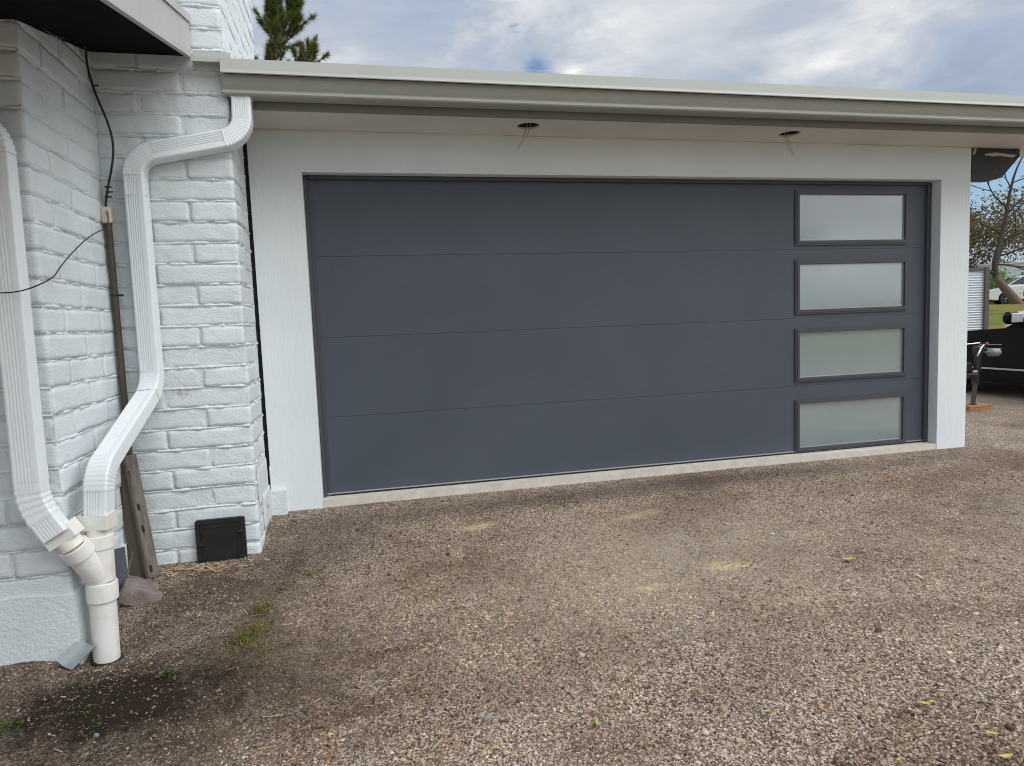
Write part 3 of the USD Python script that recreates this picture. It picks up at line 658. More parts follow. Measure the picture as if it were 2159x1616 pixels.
# ------------------------------------------------------------------ house corner on the left
WX, WY = -0.995, -1.300
house = thing('adobe_house', 'white painted adobe brick house corner with dark overhanging eave', 'house', (-1.4, -1.0, 0))
hs = up_(house, (-1.4, -1.0, 0))
HZ = lambda k: 2.205 - .116 * k
beads_h = []
for k in range(-4, 19):
    z0, z1 = HZ(k + 1) + J, HZ(k) - J
    if z0 < .02 - .02: z0 = max(z0, .012)
    if z1 - z0 < .04: continue
    even = k % 2 == 0
    o = lambda: rng.uniform(-.004, .004)
    lx = .42 if even else .21
    ly = .21 if even else .42
    seed += 1
    hs('brick', brick_mesh(WX - lx, WX + o(), WY + o(), WY + ly, z0, z1, seed=seed), M_brick, True)
    y = WY + ly + 2 * J
    while y < CY0 - .03:
        e = min(y + .41, CY0 + .02); seed += 1
        if e - y > .03: hs('brick', brick_mesh(WX - .15, WX + o(), y, e, z0, z1, seed=seed), M_brick, True)
        y = e + 2 * J
    x = WX - lx - 2 * J
    while x > -1.95:
        a = x - .41; seed += 1
        hs('brick', brick_mesh(a, x, WY + o(), WY + .15, z0, z1, seed=seed), M_brick, True)
        x = a - 2 * J
    n = 64; t = np.linspace(0, 1, n)
    for side in (0, 1):
        w = 0.0046 + 0.0085 * np.clip(fbm(np.stack([t * 17 + k * 2.3, 0 * t + side + 5, 0 * t], -1), 3, 33) - .32, 0, 1) * 1.6
        zz = np.full(n, HZ(k + 1) + .001) + (noise(np.stack([t * 5 + k, 0 * t + 3, 0 * t], -1), 8) - .5) * .006
        if side == 0: beads_h.append(tube(np.stack([-1.95 + (WX - .006 + 1.95) * t, np.full(n, WY + .006), zz], -1), w, 6))
        else: beads_h.append(tube(np.stack([np.full(n, WX - .006), WY + .006 + (CY0 - WY) * t, zz], -1), w, 6))
hs('mortar', [bx(-2.4, WX - .0042, WY + .0042, .5, -.1, 2.47)] + beads_h, M_mortar)
pl = gridbox((1.42, 1.10, .60), .05)
pv = pl.vertices + [-1.695, -.757, -.275]
topm = pv[:, 2] > .02
pv = pv + 0.0
pv[:, 2] += np.where(topm, (fbm(pv * 5, 3, 77) - .5) * .03, 0)
nrm = (pl.vertices / np.array([.71, .55, .30])); nrm = np.where(np.abs(nrm) > .999, np.sign(nrm), 0)
pv = pv + nrm * ((fbm(pv * 6, 3, 78) - .5) * .010)[:, None]
hs('plinth', trimesh.Trimesh(pv, pl.faces, process=False), M_plinth, 30)
# sloping eave: dark boarded soffit, grey rake board with a drip strip
SL = 0.235
ez = lambda y: 2.627 + SL * (y + .482)
def slab(x0, x1, y0, y1, a, b):
    """Sheet between heights a and b above the eave's sloping underside."""
    v = [(x, y, ez(y) + h) for x in (x0, x1) for y in (y0, y1) for h in (a, b)]
    return trimesh.convex.convex_hull(np.array(v))
hs('soffit', slab(-2.4, -.525, -3.1, CY0 - .012, .0, .02), M_darksoffit)
for i in range(4):
    xx = -.95 + .0 - i * .36
    hs('rafter', slab(xx - .045, xx, -3.1, CY0 - .02, -.012, -.001), M_darksoffit) if i else None
hs('rake_board', slab(-.523, -.497, -3.1, CY0 - .010, -.006, .172), M_rake)
hs('drip_strip', slab(-.530, -.488, -3.1, CY0 - .010, .175, .215), M_rake)
hs('roof', slab(-2.4, -.531, -3.1, CY0 - .012, .10, .21), M_roof)

# ------------------------------------------------------------------ downspouts
def dprofile(w=.102, d=.076, r=.010, groove=.0030):
    """Rectangular tube with five grooves on its front; local a = across, b = towards the front."""
    pts = []
    def corner(cx, cy, a0):
        for t in np.linspace(0, PI / 2, 4): pts.append((cx + r * math.cos(a0 + t), cy + r * math.sin(a0 + t)))
    corner(w / 2 - r, -d / 2 + r, -PI / 2)
    corner(w / 2 - r, d / 2 - r, 0)
    g = np.linspace(w / 2 - .030, -w / 2 + .014, 6)
    for i in range(5):
        c = (g[i] + g[i + 1]) / 2
        pts.extend([(c + .0048, d / 2), (c + .0020, d / 2 - groove), (c - .0020, d / 2 - groove), (c - .0048, d / 2)])
    corner(-w / 2 + r, d / 2 - r, PI / 2)
    corner(-w / 2 + r, -d / 2 + r, PI)
    for c in (-.024, 0, .024):
        pass
    return np.array(pts)
def sweep(P, frames, profile, scale):
    n = len(profile)
    v = np.vstack([p + (profile[:, :1] * s) * a + (profile[:, 1:] * s) * b for p, (a, b), s in zip(P, frames, scale)])
    I = np.arange(len(P) * n).reshape(len(P), n); Jn = np.roll(I, -1, 1)
    qd = np.stack([I[:-1], Jn[:-1], Jn[1:], I[1:]], -1).reshape(-1, 4)
    return trimesh.Trimesh(v, np.vstack([qd[:, [0, 1, 2]], qd[:, [0, 2, 3]]]), process=False)
def downspout(put, corners, radii, profile, plain, a0, sleeve_at=(), pleat=.045, names=True):
    """Straight lengths and pleated elbows along a polyline, each a part of its own. a0: the across direction at the start."""
    C = [np.asarray(c, float) for c in corners]
    segs = []
    cur = C[0]
    for i in range(1, len(C) - 1):
        d0 = C[i] - C[i - 1]; d0 /= np.linalg.norm(d0)
        d1 = C[i + 1] - C[i]; d1 /= np.linalg.norm(d1)
        ang = math.acos(np.clip(d0 @ d1, -1, 1)); R = radii[i - 1]; tl = R * math.tan(ang / 2)
        s, e = C[i] - d0 * tl, C[i] + d1 * tl
        segs.append(('pipe', np.array([cur, s])))
        axis = np.cross(d0, d1); axis /= np.linalg.norm(axis)
        ctr = s + np.cross(axis, d0) * R
        npl = max(5, int(ang * 9))
        m = npl * 4
        arc = []
        for t in np.linspace(0, ang, m + 1):
            rel = s - ctr
            arc.append(ctr + rel * math.cos(t) + np.cross(axis, rel) * math.sin(t) + axis * (axis @ rel) * (1 - math.cos(t)))
        segs.append(('elbow', np.array(arc)))
        cur = e
    segs.append(('pipe', np.array([cur, C[-1]])))
    a = np.asarray(a0, float)
    for kind, P in segs:
        T = np.gradient(P, axis=0) if len(P) > 2 else np.array([P[1] - P[0]] * 2)
        T /= np.linalg.norm(T, axis=1, keepdims=True)
        fr = []
        for t in T:
            a = a - t * (a @ t); a /= np.linalg.norm(a)
            fr.append((a.copy(), np.cross(t, a)))
        if kind == 'pipe':
            if np.linalg.norm(P[1] - P[0]) < .004: continue
            PP = np.linspace(P[0], P[1], 3)
            put('pipe', sweep(PP, [fr[0]] * 3, profile, [1.0] * 3), M_down, 35)
        else:
            k = np.arange(len(P))
            sc = 1.035 - pleat * np.where(k % 4 == 0, 1.0, np.where(k % 4 == 2, 0, .25)) * ((k > 0) & (k < len(P) - 1))
            sc[:2] = 1.03; sc[-2:] = 1.03
            put('elbow', sweep(P, fr, plain, sc), M_down, 35)
    for pos, tdir, adir in sleeve_at:
        t = np.asarray(tdir, float); a2 = np.asarray(adir, float)
        PP = np.array([np.asarray(pos) + t * h for h in (-.03, -.028, .028, .03)])
        put('sleeve', sweep(PP, [(a2, np.cross(t, a2))] * 4, profile, [1.0, 1.022, 1.022, 1.0]), M_down, 35)
ds = thing('downspout', 'white ribbed metal downspout that zigzags down the front of the chimney', 'downspout', (-.81, -.55, 0), group='white metal downspouts')
dsp = up_(ds, (-.81, -.55, 0))
YD = -.530
downspout(dsp, [(-.262, -.468, 2.433), (-.262, -.505, 2.205), (-.812, YD, 2.085), (-.815, YD, .860), (-.868, -1.235, .545), (-.880, -1.250, .335)],
          [.125, .125, .15, .14], dprofile(), dprofile(groove=.0004), (1, 0, 0), sleeve_at=[((-.812, YD, 1.91), (0, 0, -1), (1, 0, 0)), ((-.815, YD, .98), (0, 0, -1), (1, 0, 0))])
ds2 = thing('downspout', 'wide white downspout on the house wall beside the picture edge', 'downspout', (-1.05, -1.38, 0), group='white metal downspouts')
dsp2 = up_(ds2, (-1.05, -1.38, 0))
downspout(dsp2, [(-1.42, -1.385, 2.12), (-1.068, -1.385, 1.985), (-1.070, -1.385, .455), (-.990, -1.388, .318)],
          [.15, .27], dprofile(.106, .078, groove=.0012), dprofile(.106, .078, groove=.0004), (.36, 0, .93), sleeve_at=[((-1.070, -1.385, 1.73), (0, 0, -1), (1, 0, 0)), ((-1.070, -1.385, .585), (0, 0, -1), (1, 0, 0))], pleat=.07)

# ------------------------------------------------------------------ plastic drain pipe with its side branch
dr = thing('drain_pipe', 'white plastic drain pipe with side branch collecting both downspouts', 'drain pipe', (-.90, -1.25, -.3))
drp = up_(dr, (-.90, -1.25, -.3))
ax0 = np.array([-.902, -1.25, -.355]); axd = np.array([.014, 0, .61]); axd /= np.linalg.norm(axd)
R0 = .0535
def along(h): return ax0 + axd * h
drp('pipe', lathe([(R0 - .004, .0), (R0, .001), (R0, .36)], ax0, axd), M_pvc, 30)
drp('coupling', lathe([(R0, .322), (R0 + .0085, .323), (R0 + .010, .328), (R0 + .010, .398), (R0 + .006, .406), (R0, .407)], ax0, axd), M_pvc, 30)
drp('pipe', lathe([(R0 + .002, .411), (R0 + .002, .575)], ax0, axd), M_pvc, 30)
drp('coupling', lathe([(R0 + .002, .560), (R0 + .007, .562), (R0 + .007, .618), (R0 + .004, .622), (R0 - .004, .620)], ax0, axd), M_pvc, 30)
bs = along(.415); bd = np.array([-.30, -.40, .86]); bd /= np.linalg.norm(bd)
drp('branch', lathe([(R0, .0), (R0, .185)], bs, bd), M_pvc, 30)
drp('coupling', lathe([(R0, .160), (R0 + .007, .162), (R0 + .007, .222), (R0 + .004, .226), (R0 - .004, .225)], bs, bd), M_pvc, 30)
def adapter(at, d, across, name='adapter'):
    d = np.asarray(d, float) / np.linalg.norm(d); a = np.asarray(across, float); a -= d * (a @ d); a /= np.linalg.norm(a); b = np.cross(a, d)
    def orient(m):
        T = np.eye(4); T[:3, 0], T[:3, 1], T[:3, 2], T[:3, 3] = a, b, d, at
        m.apply_transform(T); return m
    ring = orient(extrude(sbox(-.058, -.045, .058, .045).buffer(.004, 3).difference(sbox(-.053, -.040, .053, .040)), .062, 'z', .0))
    plate = orient(extrude(sbox(-.058, -.045, .058, .045).buffer(.004, 3), .004, 'z', -.004))
    neck = orient(lathe([(.050, -.045), (.050, -.003)], (0, 0, 0), (0, 0, 1), 32))
    for m in (ring, plate, neck):
        if np.linalg.det(np.stack([a, b, d])) < 0: m.invert()
    drp(name, [ring, plate, neck], M_pvc_old, 30)
adapter(along(.655), axd, (1, -.10, 0))
adapter(bs + bd * .262, (-.50, -.03, .86), (.86, 0, .5))
drp('neck', lathe([(.046, .19), (.046, .275)], bs, bd), M_pvc_old, 30)
drp('boot', lathe([(R0 + .008, -.03), (R0 + .011, .040), (R0 + .005, .052), (R0 - .002, .05)], ax0, axd + np.array([.06, -.05, 0])), M_seal, True)

# ------------------------------------------------------------------ cables, conduit and leftovers in the corner
cb = smooth_path([(-1.62, -1.33, 2.42), (-1.25, -1.335, 2.452), (-1.02, -1.335, 2.452), (-.975, -1.24, 2.468), (-.97, -.95, 2.515), (-.965, -.62, 2.585), (-.985, -.56, 2.56), (-.970, -.54, 2.42), (-.925, -.535, 2.27), (-.905, -.535, 2.15), (-.925, -.535, 2.01), (-.955, -.53, 1.90), (-.972, -.525, 1.80)], 90)
cable = thing('black_cable', 'thick black cable hanging from the dark eave down the wall corner', 'cable', (-.95, -.54, 1.8))
cbp = up_(cable, (-.95, -.54, 1.8))
cbp('sheath', tube(cb, .0058, 8), M_black, True)
for i, (x, y, z) in enumerate(((-.973, -.537, 2.44), (-.955, -.535, 1.925), (-.951, -.535, 1.90), (-.958, -.535, 1.875))):
    cbp('cable_tie', [lathe([(.0075, -.004), (.0095, -.003), (.0095, .003), (.0075, .004)], (x - .0, y, z), (.2, 0, 1), 10), bx(x + .006, x + .026, y - .003, y + .003, z - .003, z + .004)], M_black)
wr = smooth_path([(-.960, -.545, 1.80), (-.945, -.585, 1.745), (-.930, -.80, 1.655), (-.940, -1.05, 1.545), (-.930, -1.30, 1.42), (-.925, -1.43, 1.37), (-1.00, -1.452, 1.335), (-1.10, -1.455, 1.328), (-1.30, -1.45, 1.32), (-1.6, -1.40, 1.33)], 60)
obj('thin_wire', tube(wr, .0028, 6), M_black, None, True, label='thin dark wire sagging from the conduit cap across the left downspout', category='wire')
con = thing('conduit', 'dark brown vertical conduit pipe in the corner behind the downspout', 'conduit', (-.98, -.53, 0))
cop = up_(con, (-.98, -.53, 0))
cop('pipe', tube([(-.967, -.515, 1.745), (-.967, -.515, -.17)], .0165, 14), M_bronze, 40)
cop('cap', rbox(-.968, -.518, 1.782, .050, .046, .085, .006), simple('cream_cap', (.58, .50, .40), .55))
cop('strap', [lathe([(.018, -.006), (.0195, -.004), (.0195, .004), (.018, .006)], (-.967, -.515, 1.362), (0, 0, 1), 14), bx(-.952, -.930, -.516, -.508, 1.356, 1.366), tube([(-.930, -.530, 1.361), (-.930, -.512, 1.361)], .006, 8)], M_black)
def leaning(p0, p1, w, t, across):
    """A board from p0 to p1."""
    p0, p1 = np.asarray(p0, float), np.asarray(p1, float)
    d = p1 - p0; L = np.linalg.norm(d); d /= L
    a = np.asarray(across, float); a -= d * (a @ d); a /= np.linalg.norm(a); b = np.cross(d, a)
    m = rbox(0, 0, L / 2, w, t, L, .003)
    T = np.eye(4); T[:3, 0], T[:3, 1], T[:3, 2], T[:3, 3] = a, b, d, p0
    m.apply_transform(T); return m
pk = thing('plank', 'weathered grey wooden plank with slots leaning in the wall corner', 'plank', (-.87, -.62, -.2))
pkp = up_(pk, (-.87, -.62, -.2))
pkp('board', leaning((-.870, -.615, -.215), (-.958, -.555, .50), .075, .020, (.62, .78, 0)), M_wood_old)
pkp('edge_strip', leaning((-.892, -.650, -.215), (-.978, -.592, .50), .016, .028, (.6, .8, 0)), M_bronze)
for h in (.08, .30, .42):
    c = np.array([-.868, -.628, -.215]) + (np.array([-.956, -.568, .50]) - np.array([-.868, -.628, -.215])) * h / .72
    pkp('slot', leaning(c, c + np.array([-.006, .004, .035]), .012, .018, (.62, .78, 0)), M_seal)
post = thing('wooden_stake', 'dark brown upright stake behind the leaning plank', 'stake', (-.95, -.60, -.2))
up_(post, (-.95, -.60, -.2))('stake', leaning((-.945, -.640, -.24), (-.975, -.585, .42), .05, .03, (1, .2, 0)), M_bronze)
bpan = thing('metal_scrap', 'dark blue grey sheet metal scrap behind the drain pipe', 'scrap', (-.96, -.85, -.2))
up_(bpan, (-.96, -.85, -.2))('sheet', leaning((-.955, -.86, -.26), (-.985, -.80, .06), .16, .006, (.25, .97, 0)), simple('dark_sheet', (.07, .08, .095), .5, var=.2, scale=10))
sc = gridbox((.17, .36, .085), .018)
v = sc.vertices; h = np.array([.085, .18, .0425])
vi = np.clip(v, -(h - .008), h - .008); d = v - vi; L = np.linalg.norm(d, axis=1, keepdims=True)
v = vi + np.where(L > 0, d / np.maximum(L, 1e-9) * .008, 0)
v = v * (1 + .3 * np.clip(v[:, 1:2] / .42, -1, 1) * np.array([[-1, 0, 0]]))
v = v + d / np.maximum(L, 1e-9) * ((fbm(v * 18, 3, 5) - .5) * .04)[:, None]
rot = trimesh.transformations.euler_matrix(-.08, .50, .25)
chunk = trimesh.Trimesh(v, sc.faces, process=False); chunk.apply_transform(rot)
ck = thing('concrete_chunk', 'broken slab of weathered concrete lying beside the drain pipe', 'concrete chunk', (-.905, -.735, -.19))
obj('slab', chunk, M_conc, ck, 40)
obj('thin_rod', tube([(-.930, -1.02, -.20), (-.840, -.99, .09)], .0032, 6), M_wood_old, None, True, label='thin pale rod standing beside the drain pipe', category='rod')
fl = gridbox((.12, .075, .006), .015)
fv = fl.vertices.copy(); fv[:, 2] += .9 * fv[:, 1] ** 2 * 8 + .1 * fv[:, 0]
flm = trimesh.Trimesh(fv, fl.faces, process=False); flm.apply_transform(trimesh.transformations.euler_matrix(.55, -.35, 1.05)); 
fo = np.array([-.985, -1.345, -.235])
flt = thing('flashing_scrap', 'bent piece of blue grey metal flashing at the foot of the plinth', 'scrap', fo)
obj('sheet', flm, M_bluegrey, flt, 30)

# ------------------------------------------------------------------ plants, leaves, straw
M_blade = mat('grass_blade', {'g': ('geometry', {}), 'tone': ('attribute', {'attribute': 'tone'}), 'r': ('rgb_ramp', {'ramp': [(0, (.06, .095, .025)), (.35, (.11, .135, .035)), (.65, (.20, .185, .06)), (1, (.32, .26, .11))]}),
    'd': ('diffuse_bsdf', {}), 't': ('translucent_bsdf', {}), 'x': ('mix_closure', {'fac': .3})},
    [('tone.fac', 'r.fac'), ('r.color', 'd.color'), ('r.color', 't.color'), ('d.BSDF', 'x.closure1'), ('t.BSDF', 'x.closure2')], surface='x.closure')
M_weed = mat('weed_leaf', {'tone': ('attribute', {'attribute': 'tone'}), 'g': ('geometry', {}), 'r': ('rgb_ramp', {'ramp': [(0, (.035, .085, .02)), (1, (.10, .15, .045))]}), 'd': ('diffuse_bsdf', {}), 't': ('translucent_bsdf', {}), 'x': ('mix_closure', {'fac': .3})},
    [('tone.fac', 'r.fac'), ('r.color', 'd.color'), ('r.color', 't.color'), ('d.BSDF', 'x.closure1'), ('t.BSDF', 'x.closure2')], surface='x.closure')
def blades(cx, cy, rx, ry, rot, n, hmin, hmax, seed, width=.0022):
    r = np.random.default_rng(seed)
    out_v, out_f = [], []
    a = r.uniform(0, 2 * PI, n); rad = np.abs(r.normal(0, .55, n))
    lx, ly = rad * np.cos(a) * rx, rad * np.sin(a) * ry
    x = cx + lx * math.cos(rot) - ly * math.sin(rot); y = cy + lx * math.sin(rot) + ly * math.cos(rot)
    z = gz(x, y)
    for i in range(n):
        h = r.uniform(hmin, hmax); th = r.uniform(0, 2 * PI); lean = r.uniform(.2, 1.3) * h
        dx, dy = math.cos(th), math.sin(th); w = width * r.uniform(.7, 1.4)
        b = np.array([x[i], y[i], z[i] - .002]); s = np.array([-dy, dx, 0]) * w
        m1 = b + np.array([dx * lean * .35, dy * lean * .35, h * .62]); tip = b + np.array([dx * lean, dy * lean, h * r.uniform(.7, 1.0)])
        k = len(out_v) * 5
        out_v.append([b - s, b + s, m1 + s * .8, m1 - s * .8, tip])
        out_f.extend([[k, k + 1, k + 2], [k, k + 2, k + 3], [k + 3, k + 2, k + 4]])
    return trimesh.Trimesh(np.array(out_v).reshape(-1, 3), out_f, process=False)
tone(obj('grass', [blades(-.285, -1.36, .12, .17, -.3, 800, .008, .026, 1), blades(-.255, -1.12, .05, .08, -.4, 260, .010, .030, 2), blades(-.17, -.93, .05, .10, -.4, 130, .006, .018, 3), blades(-.20, -1.62, .22, .22, 0, 220, .005, .016, 4), blades(-.05, -.80, .05, .04, 0, 130, .006, .015, 5)],
    M_blade, None, False, label='thin green and yellowing grass growing through the gravel near the ash door', category='grass', kind='stuff'), 5, seed=1)
def weed(name, cx, cy, n, size, seed, label, spread):
    r = np.random.default_rng(seed)
    vs, fs = [], []
    for i in range(n):
        a = r.uniform(0, 2 * PI); rad = spread * math.sqrt(r.random()); x, y = cx + rad * math.cos(a), cy + rad * math.sin(a)
        z = float(gz(x, y)) + r.uniform(.002, .030) * (1 - rad / spread * .6)
        th = r.uniform(0, 2 * PI); l = size * r.uniform(.6, 1.3); w = l * .32
        d = np.array([math.cos(th), math.sin(th), r.uniform(.0, .8)]); s = np.array([-math.sin(th), math.cos(th), 0]) * w; b = np.array([x, y, z]); k = len(vs) * 4
        vs.append([b, b + d * l * .5 + s, b + d * l, b + d * l * .5 - s]); fs.extend([[k, k + 1, k + 2], [k, k + 2, k + 3]])
    t = thing(name, label, 'weed', (cx, cy, float(gz(cx, cy))), 0, 'weeds growing by the house corner')
    m = trimesh.Trimesh(np.array(vs).reshape(-1, 3) - [cx, cy, float(gz(cx, cy))], fs, process=False)
    tone(obj('leaves', m, M_weed, t), 4, seed=seed)
    obj('stem', tube([(0, 0, -.005), (.002, .001, .028)], .0015, 5), M_weed, t)
weed('weed', -.56, -1.60, 46, .014, 1, 'small green weed in dark soil right of the drain pipe foot', .035)
weed('weed', -1.06, -1.79, 60, .016, 2, 'green weed at the lower left picture edge', .06)
weed('weed', -.90, -1.56, 50, .012, 3, 'low green weed in front of the flashing scrap', .055)
weed('weed', -.80, -1.78, 34, .010, 4, 'sparse flat weed in the gravel below the plinth', .05)
weed('weed', -.72, -1.88, 22, .010, 5, 'tiny weed among brown leaves near the bottom left', .03)
M_leafy = simple('yellow_leaf', (.44, .36, .07), .55, var=.25, scale=25)
M_leafg = simple('lime_leaf', (.30, .36, .06), .55, var=.2, scale=25)
def leaf_mesh(l, w, curl, seed):
    r = np.random.default_rng(seed); n = 7
    t = np.linspace(0, 1, n); hw = w * np.sin(PI * t) ** .8; hw[0] = hw[-1] = .0006
    x = l * (t - .5); zc = curl * (t - .5) ** 2 * 4 * l + .002
    v = np.vstack([np.stack([x, hw, zc + .25 * hw], 1), np.stack([x, 0 * x, zc], 1), np.stack([x, -hw, zc + .25 * hw], 1)])
    f = []
    for row in (0, 1):
        for i in range(n - 1):
            a, b = row * n + i, (row + 1) * n + i
            f += [[a, b, b + 1], [a, b + 1, a + 1]]
    return trimesh.Trimesh(v, f, process=False)
LEAVES = [
    (1.003, -2.461, 0.05, 1.4, 1, 'lime green leaf blade lying centre bottom of the gravel'),
    (0.651, -2.466, 0.035, 0.5, 0, 'orange yellow leaf at the bottom edge of the gravel'),
    (1.452, -2.101, 0.025, 0.2, 0, 'small yellow leaf in the middle of the gravel'),
    (1.544, -2.617, 0.04, 0.0, 1, 'narrow yellow green leaf right of the centre bottom'),
    (2.033, -2.755, 0.06, -0.4, 0, 'long yellow leaf blade in the lower right gravel'),
    (2.036, -3.033, 0.06, -0.1, 0, 'bright yellow leaf in the bottom right corner'),
    (2.107, -2.331, 0.035, 0.1, 0, 'pale yellow leaf on the right gravel'),
    (1.243, -0.832, 0.045, 0.0, 1, 'yellow green leaf nearest the door in the middle'),
    (1.244, -1.162, 0.04, 0.3, 0, 'yellow leaf just below the leaf nearest the door'),
    (0.42, -2.183, 0.03, 1.2, 0, 'orange leaf left of the lower centre'),
    (0.089, -2.187, 0.03, 0.2, 1, 'little lime leaf in the lower left gravel'),
    (2.653, -1.662, 0.1, -0.1, 0, 'long pale yellow blade below the lowest window'),
    (1.756, -2.944, 0.035, 0.2, 1, 'lime leaf on the bottom edge near the right'),
    (2.09, -2.941, 0.05, -0.8, 0, 'pale yellow leaf above the bottom right corner'),
    (1.876, -2.608, 0.03, 1.3, 0, 'tiny orange yellow leaf right of centre'),
    (-0.858, -1.482, 0.035, 0.6, 0, 'orange dead leaf at the foot of the drain pipe'),
]
for i, (x, y, l, rot, k, lab) in enumerate(LEAVES):
    t = thing('fallen_leaf', lab, 'leaf', (x, y, float(gz(x, y)) + .012), rot, 'fallen leaves scattered on the gravel')
    obj('blade', leaf_mesh(l * .78, l * .12, .12 if i % 2 else .22, i), M_leafg if k else M_leafy, t)
# straw and wood slivers, bits of bark: too many to count
M_straw = mat('straw_sliver', {'tone': ('attribute', {'attribute': 'tone'}), 'g': ('geometry', {}), 'r': ('rgb_ramp', {'ramp': [(0, (.45, .36, .22)), (.5, (.52, .43, .28)), (.7, (.34, .17, .08)), (1, (.15, .09, .06))]}), 'p': ('principled_bsdf', {'roughness': .8})}, [('tone.fac', 'r.fac'), ('r.color', 'p.base_color')])
r = np.random.default_rng(17)
sl = []
xy = scatter(420, 19, 5.2)
for i, (x, y) in enumerate(xy):
    L = r.uniform(.012, .05) * (1.6 if r.random() < .06 else 1); th = r.uniform(0, PI); w = r.uniform(.0012, .0026)
    m = trimesh.creation.box([L, w, .0018]); m.apply_transform(trimesh.transformations.euler_matrix(0, r.normal(0, .06), th)); m.apply_translation([x, y, float(gz(x, y)) + .011]); sl.append(m)
xc = np.stack([r.normal(-.62, .14, 120), r.normal(-.60, .03, 120)], 1)
for x, y in xc:
    if y > -.53: continue
    m = trimesh.creation.box([r.uniform(.012, .045), r.uniform(.002, .006), .003]); m.apply_transform(trimesh.transformations.euler_matrix(0, r.normal(0, .1), r.normal(0, .5))); m.apply_translation([x, y, float(gz(x, y)) + .010]); sl.append(m)
tone(obj('straw', trimesh.util.concatenate(sl), M_straw, None, False, label='scattered straw, bark and wood slivers on the gravel', category='straw', kind='stuff'), 8, seed=2)

# ------------------------------------------------------------------ trailer jack on its wood block
jk = thing('trailer_jack', 'black trailer jack with bent crank and red knob beyond the garage corner', 'trailer jack', (6.98, 1.6, 0))
jb = np.array([6.985, 1.605, .012]); jt = np.array([7.045, 1.60, .60])
jp = up_(jk, (6.98, 1.6, 0))
M_jack = simple('black_paint', (.014, .014, .016), .38)
jd = jt - jb
jp('foot', lathe([(.001, 0), (.055, 0), (.055, .008), (.03, .016), (.001, .016)], jb + [0, 0, .001], (0, 0, 1), 20), M_jack)
jp('inner_tube', tube([jb + jd * .02, jb + jd * .5], .024, 16), simple('worn_steel', (.09, .085, .08), .4, metallic=.5), 40)
jp('outer_tube', tube([jb + jd * .42, jb + jd * 1.0], .036, 16), M_jack, 40)
jp('housing', rbox(7.035, 1.60, .63, .09, .085, .10, .015), M_jack)
jp('coupler', [rbox(6.86, 1.68, .44, .26, .14, .12, .02), rbox(6.94, 1.62, .35, .16, .12, .06, .015)], M_jack)
jp('tongue', bx(5.9, 6.78, 2.2, 2.28, .40, .50), M_jack)
jp('plate', bx(6.90, 6.955, 1.53, 1.536, .395, .415), M_galv)
hd = simple('bare_steel', (.55, .56, .58), .3, metallic=.8)
jp('crank', [tube(smooth_path([(7.06, 1.55, .69), (7.00, 1.53, .66), (6.93, 1.50, .60), (6.915, 1.50, .575)], 12), .010, 8), tube([(6.80, 1.60, .70), (7.02, 1.57, .715)], .008, 8)], hd, True)
jp('knob', trimesh.creation.icosphere(2, .019).apply_translation([7.09, 1.545, .700]), simple('red_knob', (.28, .05, .045), .5), True)
jp('motor_cover', rbox(7.16, 1.52, .605, .15, .11, .085, .03), simple('grey_cover', (.19, .19, .21), .5))
wb = thing('wood_block', 'short orange brown timber block under the trailer jack foot', 'wood block', (6.98, 1.6, 0))
gzj = float(gz(6.98, 1.6))
obj('timber', rbox(.02, 0, (gzj + .012) / 2 + .0, .30, .16, .012 - gzj + .02, .006), M_wood_new, wb)

# ------------------------------------------------------------------ vehicles
def glass_mat(name, c):
    return mat(name, {'p': ('principled_bsdf', {'base_color': c, 'roughness': .06, 'specular_ior_level': .8})}, [])
M_carblack = simple('black_car_paint', (.005, .005, .006), .25, var=.05, spec=.12)
M_carwhite = simple('white_car_paint', (.76, .77, .78), .25, var=.02, extra={'coat_weight': .5, 'coat_roughness': .06})
M_glass = glass_mat('car_glass', (.05, .065, .065))
M_tyre = simple('tyre_rubber', (.018, .018, .018), .8)
M_rim = simple('alloy_rim', (.35, .35, .36), .35, metallic=.7)
M_chrome = simple('silver_trim', (.45, .46, .48), .3, metallic=.7)
M_lamp = mat('headlamp', {'p': ('principled_bsdf', {'base_color': (.42, .46, .48), 'roughness': .1, 'coat_weight': 1.0})}, [])
M_orange = simple('orange_marker', (.75, .22, .04), .35)
M_under = simple('underbody', (.012, .012, .012), .8)
